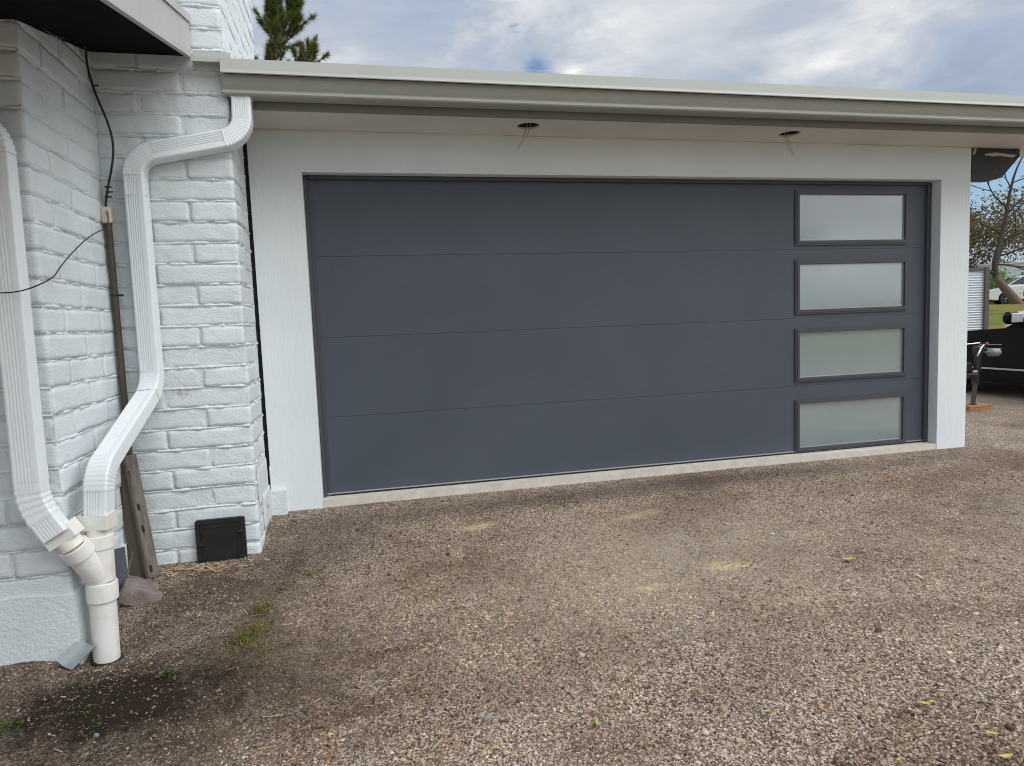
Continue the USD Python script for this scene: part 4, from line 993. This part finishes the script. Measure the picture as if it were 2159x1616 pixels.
def car(name, label, loc, yaw, prof, W, cabin, axles, wheel_r, paint, belt, splits, clear=.0, bump_z=.42):
    """prof: body side outline (s forward, z) below the glass; cabin: (s, z) outline of the glasshouse; splits: pillars as s positions."""
    t = thing(name, label, 'car', loc, yaw, 'vehicles parked beyond the garage')
    base = Polygon(prof)
    for s in axles:
        base = base.difference(Point(s, wheel_r).buffer(wheel_r + .05, 20))
    base = base.buffer(-.03, 4).buffer(.03, 4)
    ys = np.array([-1, -.985, -.94, -.86, .86, .94, .985, 1]) * W / 2
    ins = np.array([.050, .028, .008, 0, 0, .008, .028, .050])
    parts = []
    for i in range(len(ys) - 1):
        pa = base.buffer(-float(max(ins[i], ins[i + 1])) * .6)
        h = ys[i + 1] - ys[i]
        for g in getattr(pa, 'geoms', [pa]):
            parts.append(extrude(g, h, 'y', ys[i]))
    obj('body', trimesh.util.concatenate(parts), paint, t, 25)
    cab = Polygon(cabin)
    tw = W / 2 * .80; bw = W / 2 * .93
    zlo, zhi = min(z for _, z in cabin), max(z for _, z in cabin)
    m = extrude(cab, 2.0, 'y', -1.0)
    vv = m.vertices; fr = (vv[:, 2] - zlo) / (zhi - zlo); vv[:, 1] *= bw + (tw - bw) * fr
    m.vertices = vv
    obj('cabin', m, paint, t, 25)
    win = cab.intersection(sbox(-9, belt + .03, 9, zhi - .07)).buffer(-.05)
    for a, b in zip(splits[:-1], splits[1:]):
        w = win.intersection(sbox(a + .03, 0, b - .03, 9))
        if w.is_empty: continue
        for sgn in (-1, 1):
            m = extrude(w, .008, 'y', 0.0); vv = m.vertices; f2 = (vv[:, 2] - zlo) / (zhi - zlo); vv[:, 1] = sgn * (bw + (tw - bw) * f2) + (vv[:, 1] - .004); m.vertices = vv
            obj('side_window', m, M_glass, t)
    # windscreen and rear screen: quads a little proud of the cabin's sloping ends
    for (s0, z0), (s1, z1), nm in ((cabin[0], cabin[1], 'windscreen'), (cabin[-1], cabin[-2], 'rear_screen')):
        out = np.array([z1 - z0, 0, s0 - s1]) if nm == 'windscreen' else np.array([-(z1 - z0), 0, -(s0 - s1)])
        out = out / np.linalg.norm(out) * .006 * (1 if out[2] > 0 else -1)
        pts = []
        for f0 in (.10, .90):
            s, z = s0 + (s1 - s0) * f0, z0 + (z1 - z0) * f0
            hw = (bw + (tw - bw) * (z - zlo) / (zhi - zlo)) - .06
            pts += [np.array([s, -hw, z]), np.array([s, hw, z])]
        hull = trimesh.convex.convex_hull(np.array([p_ + k * out for p_ in pts for k in (-.5, 1)]))
        obj(nm, hull, M_glass, t)
    L = max(s for s, _ in prof)
    for s in axles:
        for sgn in (-1, 1):
            wv = holder('wheel', t)
            y0 = sgn * (W / 2 - .21)
            obj('tyre', lathe([(wheel_r * .62, 0), (wheel_r * .97, 0), (wheel_r, .03), (wheel_r, .16), (wheel_r * .97, .19), (wheel_r * .62, .19)], (s, y0, wheel_r), (0, sgn, 0), 28), M_tyre, wv, 40)
            spokes = [lathe([(.01, .16), (wheel_r * .2, .165), (wheel_r * .2, .12)], (s, y0, wheel_r), (0, sgn, 0), 12), lathe([(wheel_r * .66, .17), (wheel_r * .56, .18), (wheel_r * .56, .05)], (s, y0, wheel_r), (0, sgn, 0), 28)]
            for q_ in range(5):
                b_ = trimesh.creation.box([wheel_r * .5, .02, .05]); b_.apply_translation([wheel_r * .36, 0, 0]); b_.apply_transform(trimesh.transformations.rotation_matrix(q_ * 2 * PI / 5, [0, 1, 0])); b_.apply_translation([s, y0 + sgn * .15, wheel_r]); spokes.append(b_)
            obj('rim', spokes, M_rim, wv)
    obj('underbody', bx(.3, L - .4, -W / 2 + .24, W / 2 - .24, .16, .30), M_under, t)
    for sgn in (-1, 1):
        obj('headlight', rbox(L - .10, sgn * (W / 2 - .27), bump_z + .22, .16, .34, .13, .03), M_lamp, t)
    obj('bumper', rbox(L - .04, 0, bump_z - .06, .12, W * .90, .16, .03), paint if paint is M_carblack else M_under, t)
    obj('number_plate', bx(L + .02, L + .028, -.16, .16, bump_z - .10, bump_z + .02), M_lamp, t)
    return t
sedan = [(0, .35), (.05, .62), (.10, .88), (.45, .93), (1.0, .90), (2.95, .875), (3.6, .83), (4.35, .74), (4.70, .64), (4.80, .50), (4.80, .24), (4.6, .17), (.25, .17)]
cab1 = [(3.02, .86), (2.15, 1.36), (1.75, 1.40), (1.10, 1.36), (.30, .91)]
# car frame: +x forward. The black car faces +y.
zb = float(gz(9.0, 2.0))
CARY = -.66
blk = car('parked_car', 'black sedan parked beyond the trailer jack at the right edge', (9.12, CARY, zb), PI / 2, sedan, 1.84, cab1, (.95, 3.85), .325, M_carblack, .90, [.2, 1.3, 2.1, 3.0])
# seen side is the car's +y side (towards -x of the world)
obj('rocker_trim', bx(1.35, 3.42, .905, .925, .345, .365), M_chrome, blk)
obj('door_seam', bx(2.62, 2.626, .9, .9205, .36, .88), M_under, blk)
for k in range(3):
    obj('fender_vent', bx(2.98, 3.30, .90, .9235, .56 + .05 * k, .567 + .05 * k), M_chrome, blk)
mir = holder('mirror', blk)
mm = rbox(2.78, 1.02, 1.00, .13, .22, .15, .045)
obj('housing', mm, M_carblack, mir, 30)
obj('mirror_glass', rbox(2.705, 1.02, 1.00, .012, .17, .11, .004), M_lamp, mir)
obj('arm', bx(2.72, 2.80, .86, .96, .92, .96), M_carblack, mir)
truck = [(0, .50), (0, 1.05), (1.7, 1.08), (1.75, 1.10), (3.5, 1.10), (4.9, 1.06), (5.35, 1.00), (5.45, .80), (5.45, .42), (5.2, .34), (.2, .36)]
cab2 = [(3.75, 1.09), (3.05, 1.70), (2.85, 1.76), (2.05, 1.76), (1.80, 1.09)]
zt = float(gz(11.8, 5.0)) - .02
trk = car('parked_car', 'white pickup truck parked behind the black sedan', (15.25, 1.15, zt), math.radians(131), truck, 1.9, cab2, (1.05, 4.45), .37, M_carwhite, 1.11, [1.8, 2.6, 3.8], bump_z=.60)
obj('side_marker', bx(5.20, 5.34, .90, .935, .84, .92), M_orange, trk)
obj('side_marker', bx(5.20, 5.34, -.935, -.90, .84, .92), M_orange, trk)
suv = [(0, .40), (.02, .95), (.2, 1.08), (1.9, 1.10), (3.55, 1.08), (4.3, .98), (4.62, .86), (4.70, .60), (4.68, .32), (4.4, .26), (.25, .28)]
cab3 = [(3.85, 1.07), (2.95, 1.68), (2.7, 1.76), (.45, 1.74), (.05, 1.05)]
sx, sy = 39.6, 30.0
zs = float(gz(sx, sy))
car('parked_car', 'white van parked uphill behind the leaning bare tree', (sx + 4.2 * math.cos(.62), sy - 4.2 * math.sin(.62), zs), PI - .62 , suv, 1.85, cab3, (.9, 3.75), .36, M_carwhite, 1.10, [.1, 1.3, 2.4, 3.9], bump_z=.52)

# ------------------------------------------------------------------ corrugated fence panel
fe = thing('corrugated_fence', 'corrugated metal fence panel with brown post behind the black car', 'fence', (13.0, 7.1, 0))
fp = up_(fe, (13.0, 7.1, 0))
fd = np.array([13.19 - 12.856, 7.06 - 7.148, 0]); fd /= np.linalg.norm(fd)          # along the fence to its right-hand post
fn = np.array([fd[1], -fd[0], 0])
endp = np.array([13.19, 7.06, 0]); L = 3.2
zz = np.arange(0.05, 1.86, .0052)
off = .010 * np.sin(zz / .052 * 2 * PI)
A = endp[None] - fd * 0 + fn * off[:, None]; A[:, 2] = zz
B = A - fd * L
sheet_v = np.vstack([A, B, A - fn * .002, B - fn * .002]); n = len(zz)
ii = np.arange(n - 1)
sf = np.vstack([np.stack([ii, ii + 1, ii + n + 1], 1), np.stack([ii, ii + n + 1, ii + n], 1), np.stack([ii + 2 * n, ii + 3 * n + 1, ii + 2 * n + 1], 1), np.stack([ii + 2 * n, ii + 3 * n, ii + 3 * n + 1], 1)])
fp('metal_sheet', trimesh.Trimesh(sheet_v, sf, process=False), M_galv, True)
def fbar(a0, a1, w, z0, z1):
    c = [endp + fd * s + fn * o_ for s in (a0, a1) for o_ in (-w / 2, w / 2)]
    return trimesh.convex.convex_hull(np.array([[p_[0], p_[1], z] for p_ in c for z in (z0, z1)]))
fp('post', fbar(.0, .085, .09, -.05, 1.925), M_post)
fp('top_rail', fbar(-L, -.002, .06, 1.862, 1.925), M_post)

# ------------------------------------------------------------------ trees
def bark(name, c): return simple(name, c, .9, var=.3, scale=14, bump=.01, bscale=30)
M_bark = bark('dark_bark', (.055, .042, .034)); M_barkl = bark('brown_bark', (.16, .115, .085))
def leafmat(name, ramp):
    return mat(name, {'tone': ('attribute', {'attribute': 'tone'}), 'r': ('rgb_ramp', {'ramp': ramp}), 'd': ('diffuse_bsdf', {}), 't': ('translucent_bsdf', {}), 'x': ('mix_closure', {'fac': .35})},
               [('tone.fac', 'r.fac'), ('r.color', 'd.color'), ('r.color', 't.color'), ('d.BSDF', 'x.closure1'), ('t.BSDF', 'x.closure2')], surface='x.closure')
M_olive = leafmat('olive_leaves', [(0, (.09, .085, .04)), (.5, (.15, .125, .065)), (.8, (.20, .15, .09)), (1, (.22, .14, .075))])
M_green = leafmat('green_leaves', [(0, (.035, .075, .02)), (.6, (.07, .13, .03)), (1, (.13, .17, .05))])
M_lime = leafmat('light_green_leaves', [(0, (.10, .19, .05)), (.6, (.15, .26, .07)), (1, (.20, .28, .10))])
M_needle = leafmat('pine_needles', [(0, (.045, .075, .022)), (.4, (.085, .12, .03)), (.75, (.15, .17, .05)), (1, (.26, .24, .09))])
def quads(P, size, r):
    n = len(P)
    a = r.normal(size=(n, 3)); a /= np.linalg.norm(a, axis=1, keepdims=True)
    b = np.cross(a, r.normal(size=(n, 3))); b /= np.linalg.norm(b, axis=1, keepdims=True)
    s = size * r.uniform(.6, 1.3, (n, 1))
    v = np.stack([P - a * s, P + b * s * .5, P + a * s, P - b * s * .5], 1).reshape(-1, 3)
    k = np.arange(n)[:, None] * 4
    return trimesh.Trimesh(v, np.vstack([k + [0, 1, 2], k + [0, 2, 3]]), process=False)
def branch_tree(r, base, length, radius, direction_, depth, out, tips, spread=.55, curve=.12):
    n = 6
    d = np.asarray(direction_, float); d /= np.linalg.norm(d)
    P = [np.asarray(base, float)]
    for i in range(n):
        d = d + r.normal(0, curve, 3); d /= np.linalg.norm(d)
        P.append(P[-1] + d * length / n)
    out.append(tube(P, np.linspace(radius, radius * .55, n + 1), 6 if depth > 1 else 4, False))
    tips.append(P[-1])
    if depth > 0:
        for _ in range(3 if depth > 1 else 4):
            k = r.integers(2, n + 1); nd = d + r.normal(0, spread, 3); nd[2] += .12
            branch_tree(r, P[k], length * r.uniform(.55, .8), radius * .5, nd, depth - 1, out, tips, spread, curve)
def leafy_tree(name, x, y, h, wid, n, size, m, label, seed, cat='tree', group=None, low=.25, trunk=None):
    r = np.random.default_rng(seed)
    z = float(gz(x, y))
    t = thing(name, label, cat, (x, y, z), 0, group or ('bushes on the far bank' if cat == 'bush' else 'trees on the far bank'))
    out, tips = [], []
    branch_tree(r, (0, 0, -.1), h * .42, h * .018 + .02, (r.normal(0, .1), r.normal(0, .1), 1), 4 if h > 5 else 3, out, tips, .62)
    obj('trunk', trimesh.util.concatenate(out), trunk or M_barkl, t, True)
    cl = r.normal(size=(46, 3)); cl /= np.linalg.norm(cl, axis=1, keepdims=True); cl *= r.uniform(.35, 1.0, (46, 1))
    cl = cl * [wid / 2, wid / 2, h * (1 - low) / 2] + [0, 0, h * (1 + low) / 2]
    P = cl[r.integers(0, 46, n)] + r.normal(0, 1, (n, 3)) * [wid * .085, wid * .085, h * .06]
    P = P[P[:, 2] > .05]
    tone(obj('crown', quads(P, size, r), m, t), 4, seed=seed)
    return t
leafy_tree('olive_tree', 46.0, 36.5, 8.3, 9.5, 6200, .12, M_olive, 'olive brown tree furthest left behind the corrugated fence', 3)
leafy_tree('olive_tree', 52.5, 34.5, 9.6, 9.0, 6200, .13, M_olive, 'tall olive brown tree rising behind the white van', 4)
leafy_tree('olive_tree', 47.5, 41.5, 8.4, 8.0, 5000, .12, M_olive, 'hazy olive tree behind the light green bush', 5)
leafy_tree('bush', 42.6, 33.4, 2.7, 3.4, 3200, .10, M_lime, 'light green rounded bush left of the leaning trunk', 6, 'bush', low=.0)
leafy_tree('bush', 43.9, 31.6, 1.9, 2.6, 2600, .09, M_green, 'dark green bush behind the white van', 7, 'bush', low=.0)
leafy_tree('bush', 41.0, 34.8, 3.6, 3.0, 2600, .11, M_olive, 'brown bush beside the fence post', 8, 'bush', low=.0)
# white garden wall far behind
gw = thing('garden_wall', 'white garden wall far behind the white van', 'wall', (45.5, 33.0, 0))
gwp = up_(gw, (45.5, 33.0, 0))
wz = float(gz(45.5, 33.0))
gwp('wall', leaning((43.4, 34.6, wz + 1.55), (50.5, 29.0, wz + 1.55), 2.2, .2, (0, 0, 1)), M_plinth)
gwp('coping', leaning((43.4, 34.6, wz + 2.71), (50.5, 29.0, wz + 2.71), .10, .3, (0, 0, 1)), M_sill)
# leaning bare tree in front of the van
lt = thing('leaning_tree', 'bare dark tree with thick leaning trunk in front of the white van', 'tree', (33.18, 23.06, float(gz(33.18, 23.06))))
o0 = np.array([33.18, 23.06, float(gz(33.18, 23.06))])
r = np.random.default_rng(12)
tr = [tube(smooth_path([np.array([33.40, 22.95, .75]) - o0, np.array([33.17, 23.07, 1.20]) - o0, np.array([32.52, 23.29, 2.05]) - o0, np.array([32.15, 23.42, 2.60]) - o0], 10), np.linspace(.27, .16, 10), 10, False),
      tube(smooth_path([np.array([32.20, 23.40, 2.5]) - o0, np.array([32.16, 23.47, 3.14]) - o0, np.array([32.58, 23.5, 4.57]) - o0, np.array([32.95, 23.55, 6.0]) - o0, np.array([33.3, 23.6, 7.4]) - o0, np.array([33.9, 23.55, 8.7]) - o0], 16), np.linspace(.15, .03, 16), 8, False)]
br, tips = [], []
for p0, d0, L0, R0_ in (((32.05, 23.45, 2.75), (-1, .4, .5), 1.6, .10), ((32.5, 23.5, 4.3), (.8, -.4, .5), 2.2, .06), ((32.6, 23.5, 4.7), (-.8, .4, .7), 2.0, .05), ((32.3, 23.5, 3.6), (1, -.6, .35), 2.6, .06), ((32.9, 23.5, 5.8), (.7, -.5, .8), 2.0, .045), ((32.9, 23.5, 5.9), (-.7, .3, .8), 2.0, .045), ((33.2, 23.6, 7.0), (-.5, .5, 1), 1.8, .035), ((33.3, 23.6, 7.3), (.9, -.5, .6), 1.8, .035), ((32.2, 23.45, 3.2), (1, -.7, .1), 2.2, .05)):
    branch_tree(r, np.array(p0) - o0, L0, R0_, d0, 2, br, tips, .5)
obj('trunk', tr[0], M_barkl, lt, True); obj('limb', tr[1], M_bark, lt, True)
obj('branches', trimesh.util.concatenate(br), M_bark, lt, True)
leafy_tree('bush', 36.5, 24.6, 1.0, 1.6, 1500, .07, M_green, 'low grassy green clump at the foot of the leaning tree', 14, 'bush', low=.0)

# pine whose top shows over the garage roof
def pine(x, y, h, seed):
    r = np.random.default_rng(seed)
    z = float(gz(x, y)); t = thing('pine_tree', 'pine tree whose top shows above the garage roof beside the chimney', 'pine', (x, y, z))
    out, tuft, dirs = [], [], []
    out.append(tube(smooth_path([(0, 0, -.1), (.05, .02, h * .5), (-.05, 0, h * .97)], 14), np.linspace(.16, .02, 14), 8, False))
    LIMBS = []
    for i in range(40):
        hz = h * r.uniform(.45, .95); a = r.uniform(0, 2 * PI); L = (h - hz) * .42 + .35
        p0 = np.array([0, 0, hz]); d = np.array([math.cos(a), math.sin(a), .35])
        P = [p0]
        for k in range(6):
            d = d + np.array([0, 0, .22]) + r.normal(0, .09, 3); d /= np.linalg.norm(d); P.append(P[-1] + d * L / 6)
        LIMBS.append((np.array(P), d))
        out.append(tube(P, np.linspace(.030, .010, 7), 5, False))
        for k in range(2, 6):
            for _ in range(2):
                nd = d + r.normal(0, .55, 3); nd[2] += .45; nd /= np.linalg.norm(nd); l2 = r.uniform(.18, .42)
                Q = [P[k], P[k] + nd * l2 * .5, P[k] + nd * l2 + [0, 0, .03]]
                out.append(tube(Q, [.010, .008, .006], 4, False)); tuft += [(Q[1], nd), (Q[2], nd), (Q[2] + nd * .05, nd)]
        tuft += [(P[-1], d), (P[-1] + d * .08, d), (P[-2], d)]
    # leader shoots
    for _ in range(5):
        nd = np.array([r.normal(0, .25), r.normal(0, .25), 1.0]); tuft += [(np.array([-.05, 0, h * .95]) + nd * k * .12, nd / np.linalg.norm(nd)) for k in range(4)]
    obj('trunk', trimesh.util.concatenate(out), M_barkl, t, True)
    N = 90
    n = len(tuft)
    C = np.repeat(np.array([c for c, _ in tuft]), N, 0); D = np.repeat(np.array([d for _, d in tuft]), N, 0)
    v = D * .9 + r.normal(0, .62, (n * N, 3)); v /= np.linalg.norm(v, axis=1, keepdims=True)
    L = r.uniform(.09, .17, (n * N, 1)); C = C + D * r.uniform(-.10, .06, (n * N, 1))
    s = np.cross(v, r.normal(size=v.shape)); s /= np.linalg.norm(s, axis=1, keepdims=True); s *= .0055
    V = np.stack([C - s, C + s, C + v * L], 1).reshape(-1, 3)
    tone(obj('needles', trimesh.Trimesh(V, np.arange(len(V)).reshape(-1, 3), process=False), M_needle, t), 3, seed=4)
pine(-1.15, 11.1, 8.45 - float(gz(-1.15, 11.1)), 5)

# bare trees across the yard behind the viewer: they show mirrored in the panes
for i, (x, y, s) in enumerate(((9.5, -11.0, 21), (6.3, -13.5, 22))):
    r = np.random.default_rng(s); out, tips = [], []
    zt_ = float(gz(x, y))
    bt = thing('bare_tree', ('bare branching tree mirrored in the right of the top pane', 'bare tree mirrored in the left of the top pane')[i], 'tree', (x, y, zt_), 0, 'bare trees across the yard')
    branch_tree(r, (0, 0, -.1), 3.6, .20, (r.normal(0, .1), 0, 1), 4, out, tips, .50)
    obj('trunk', out[0], M_bark, bt, True)
    obj('branches', trimesh.util.concatenate(out[1:]), M_bark, bt, True)
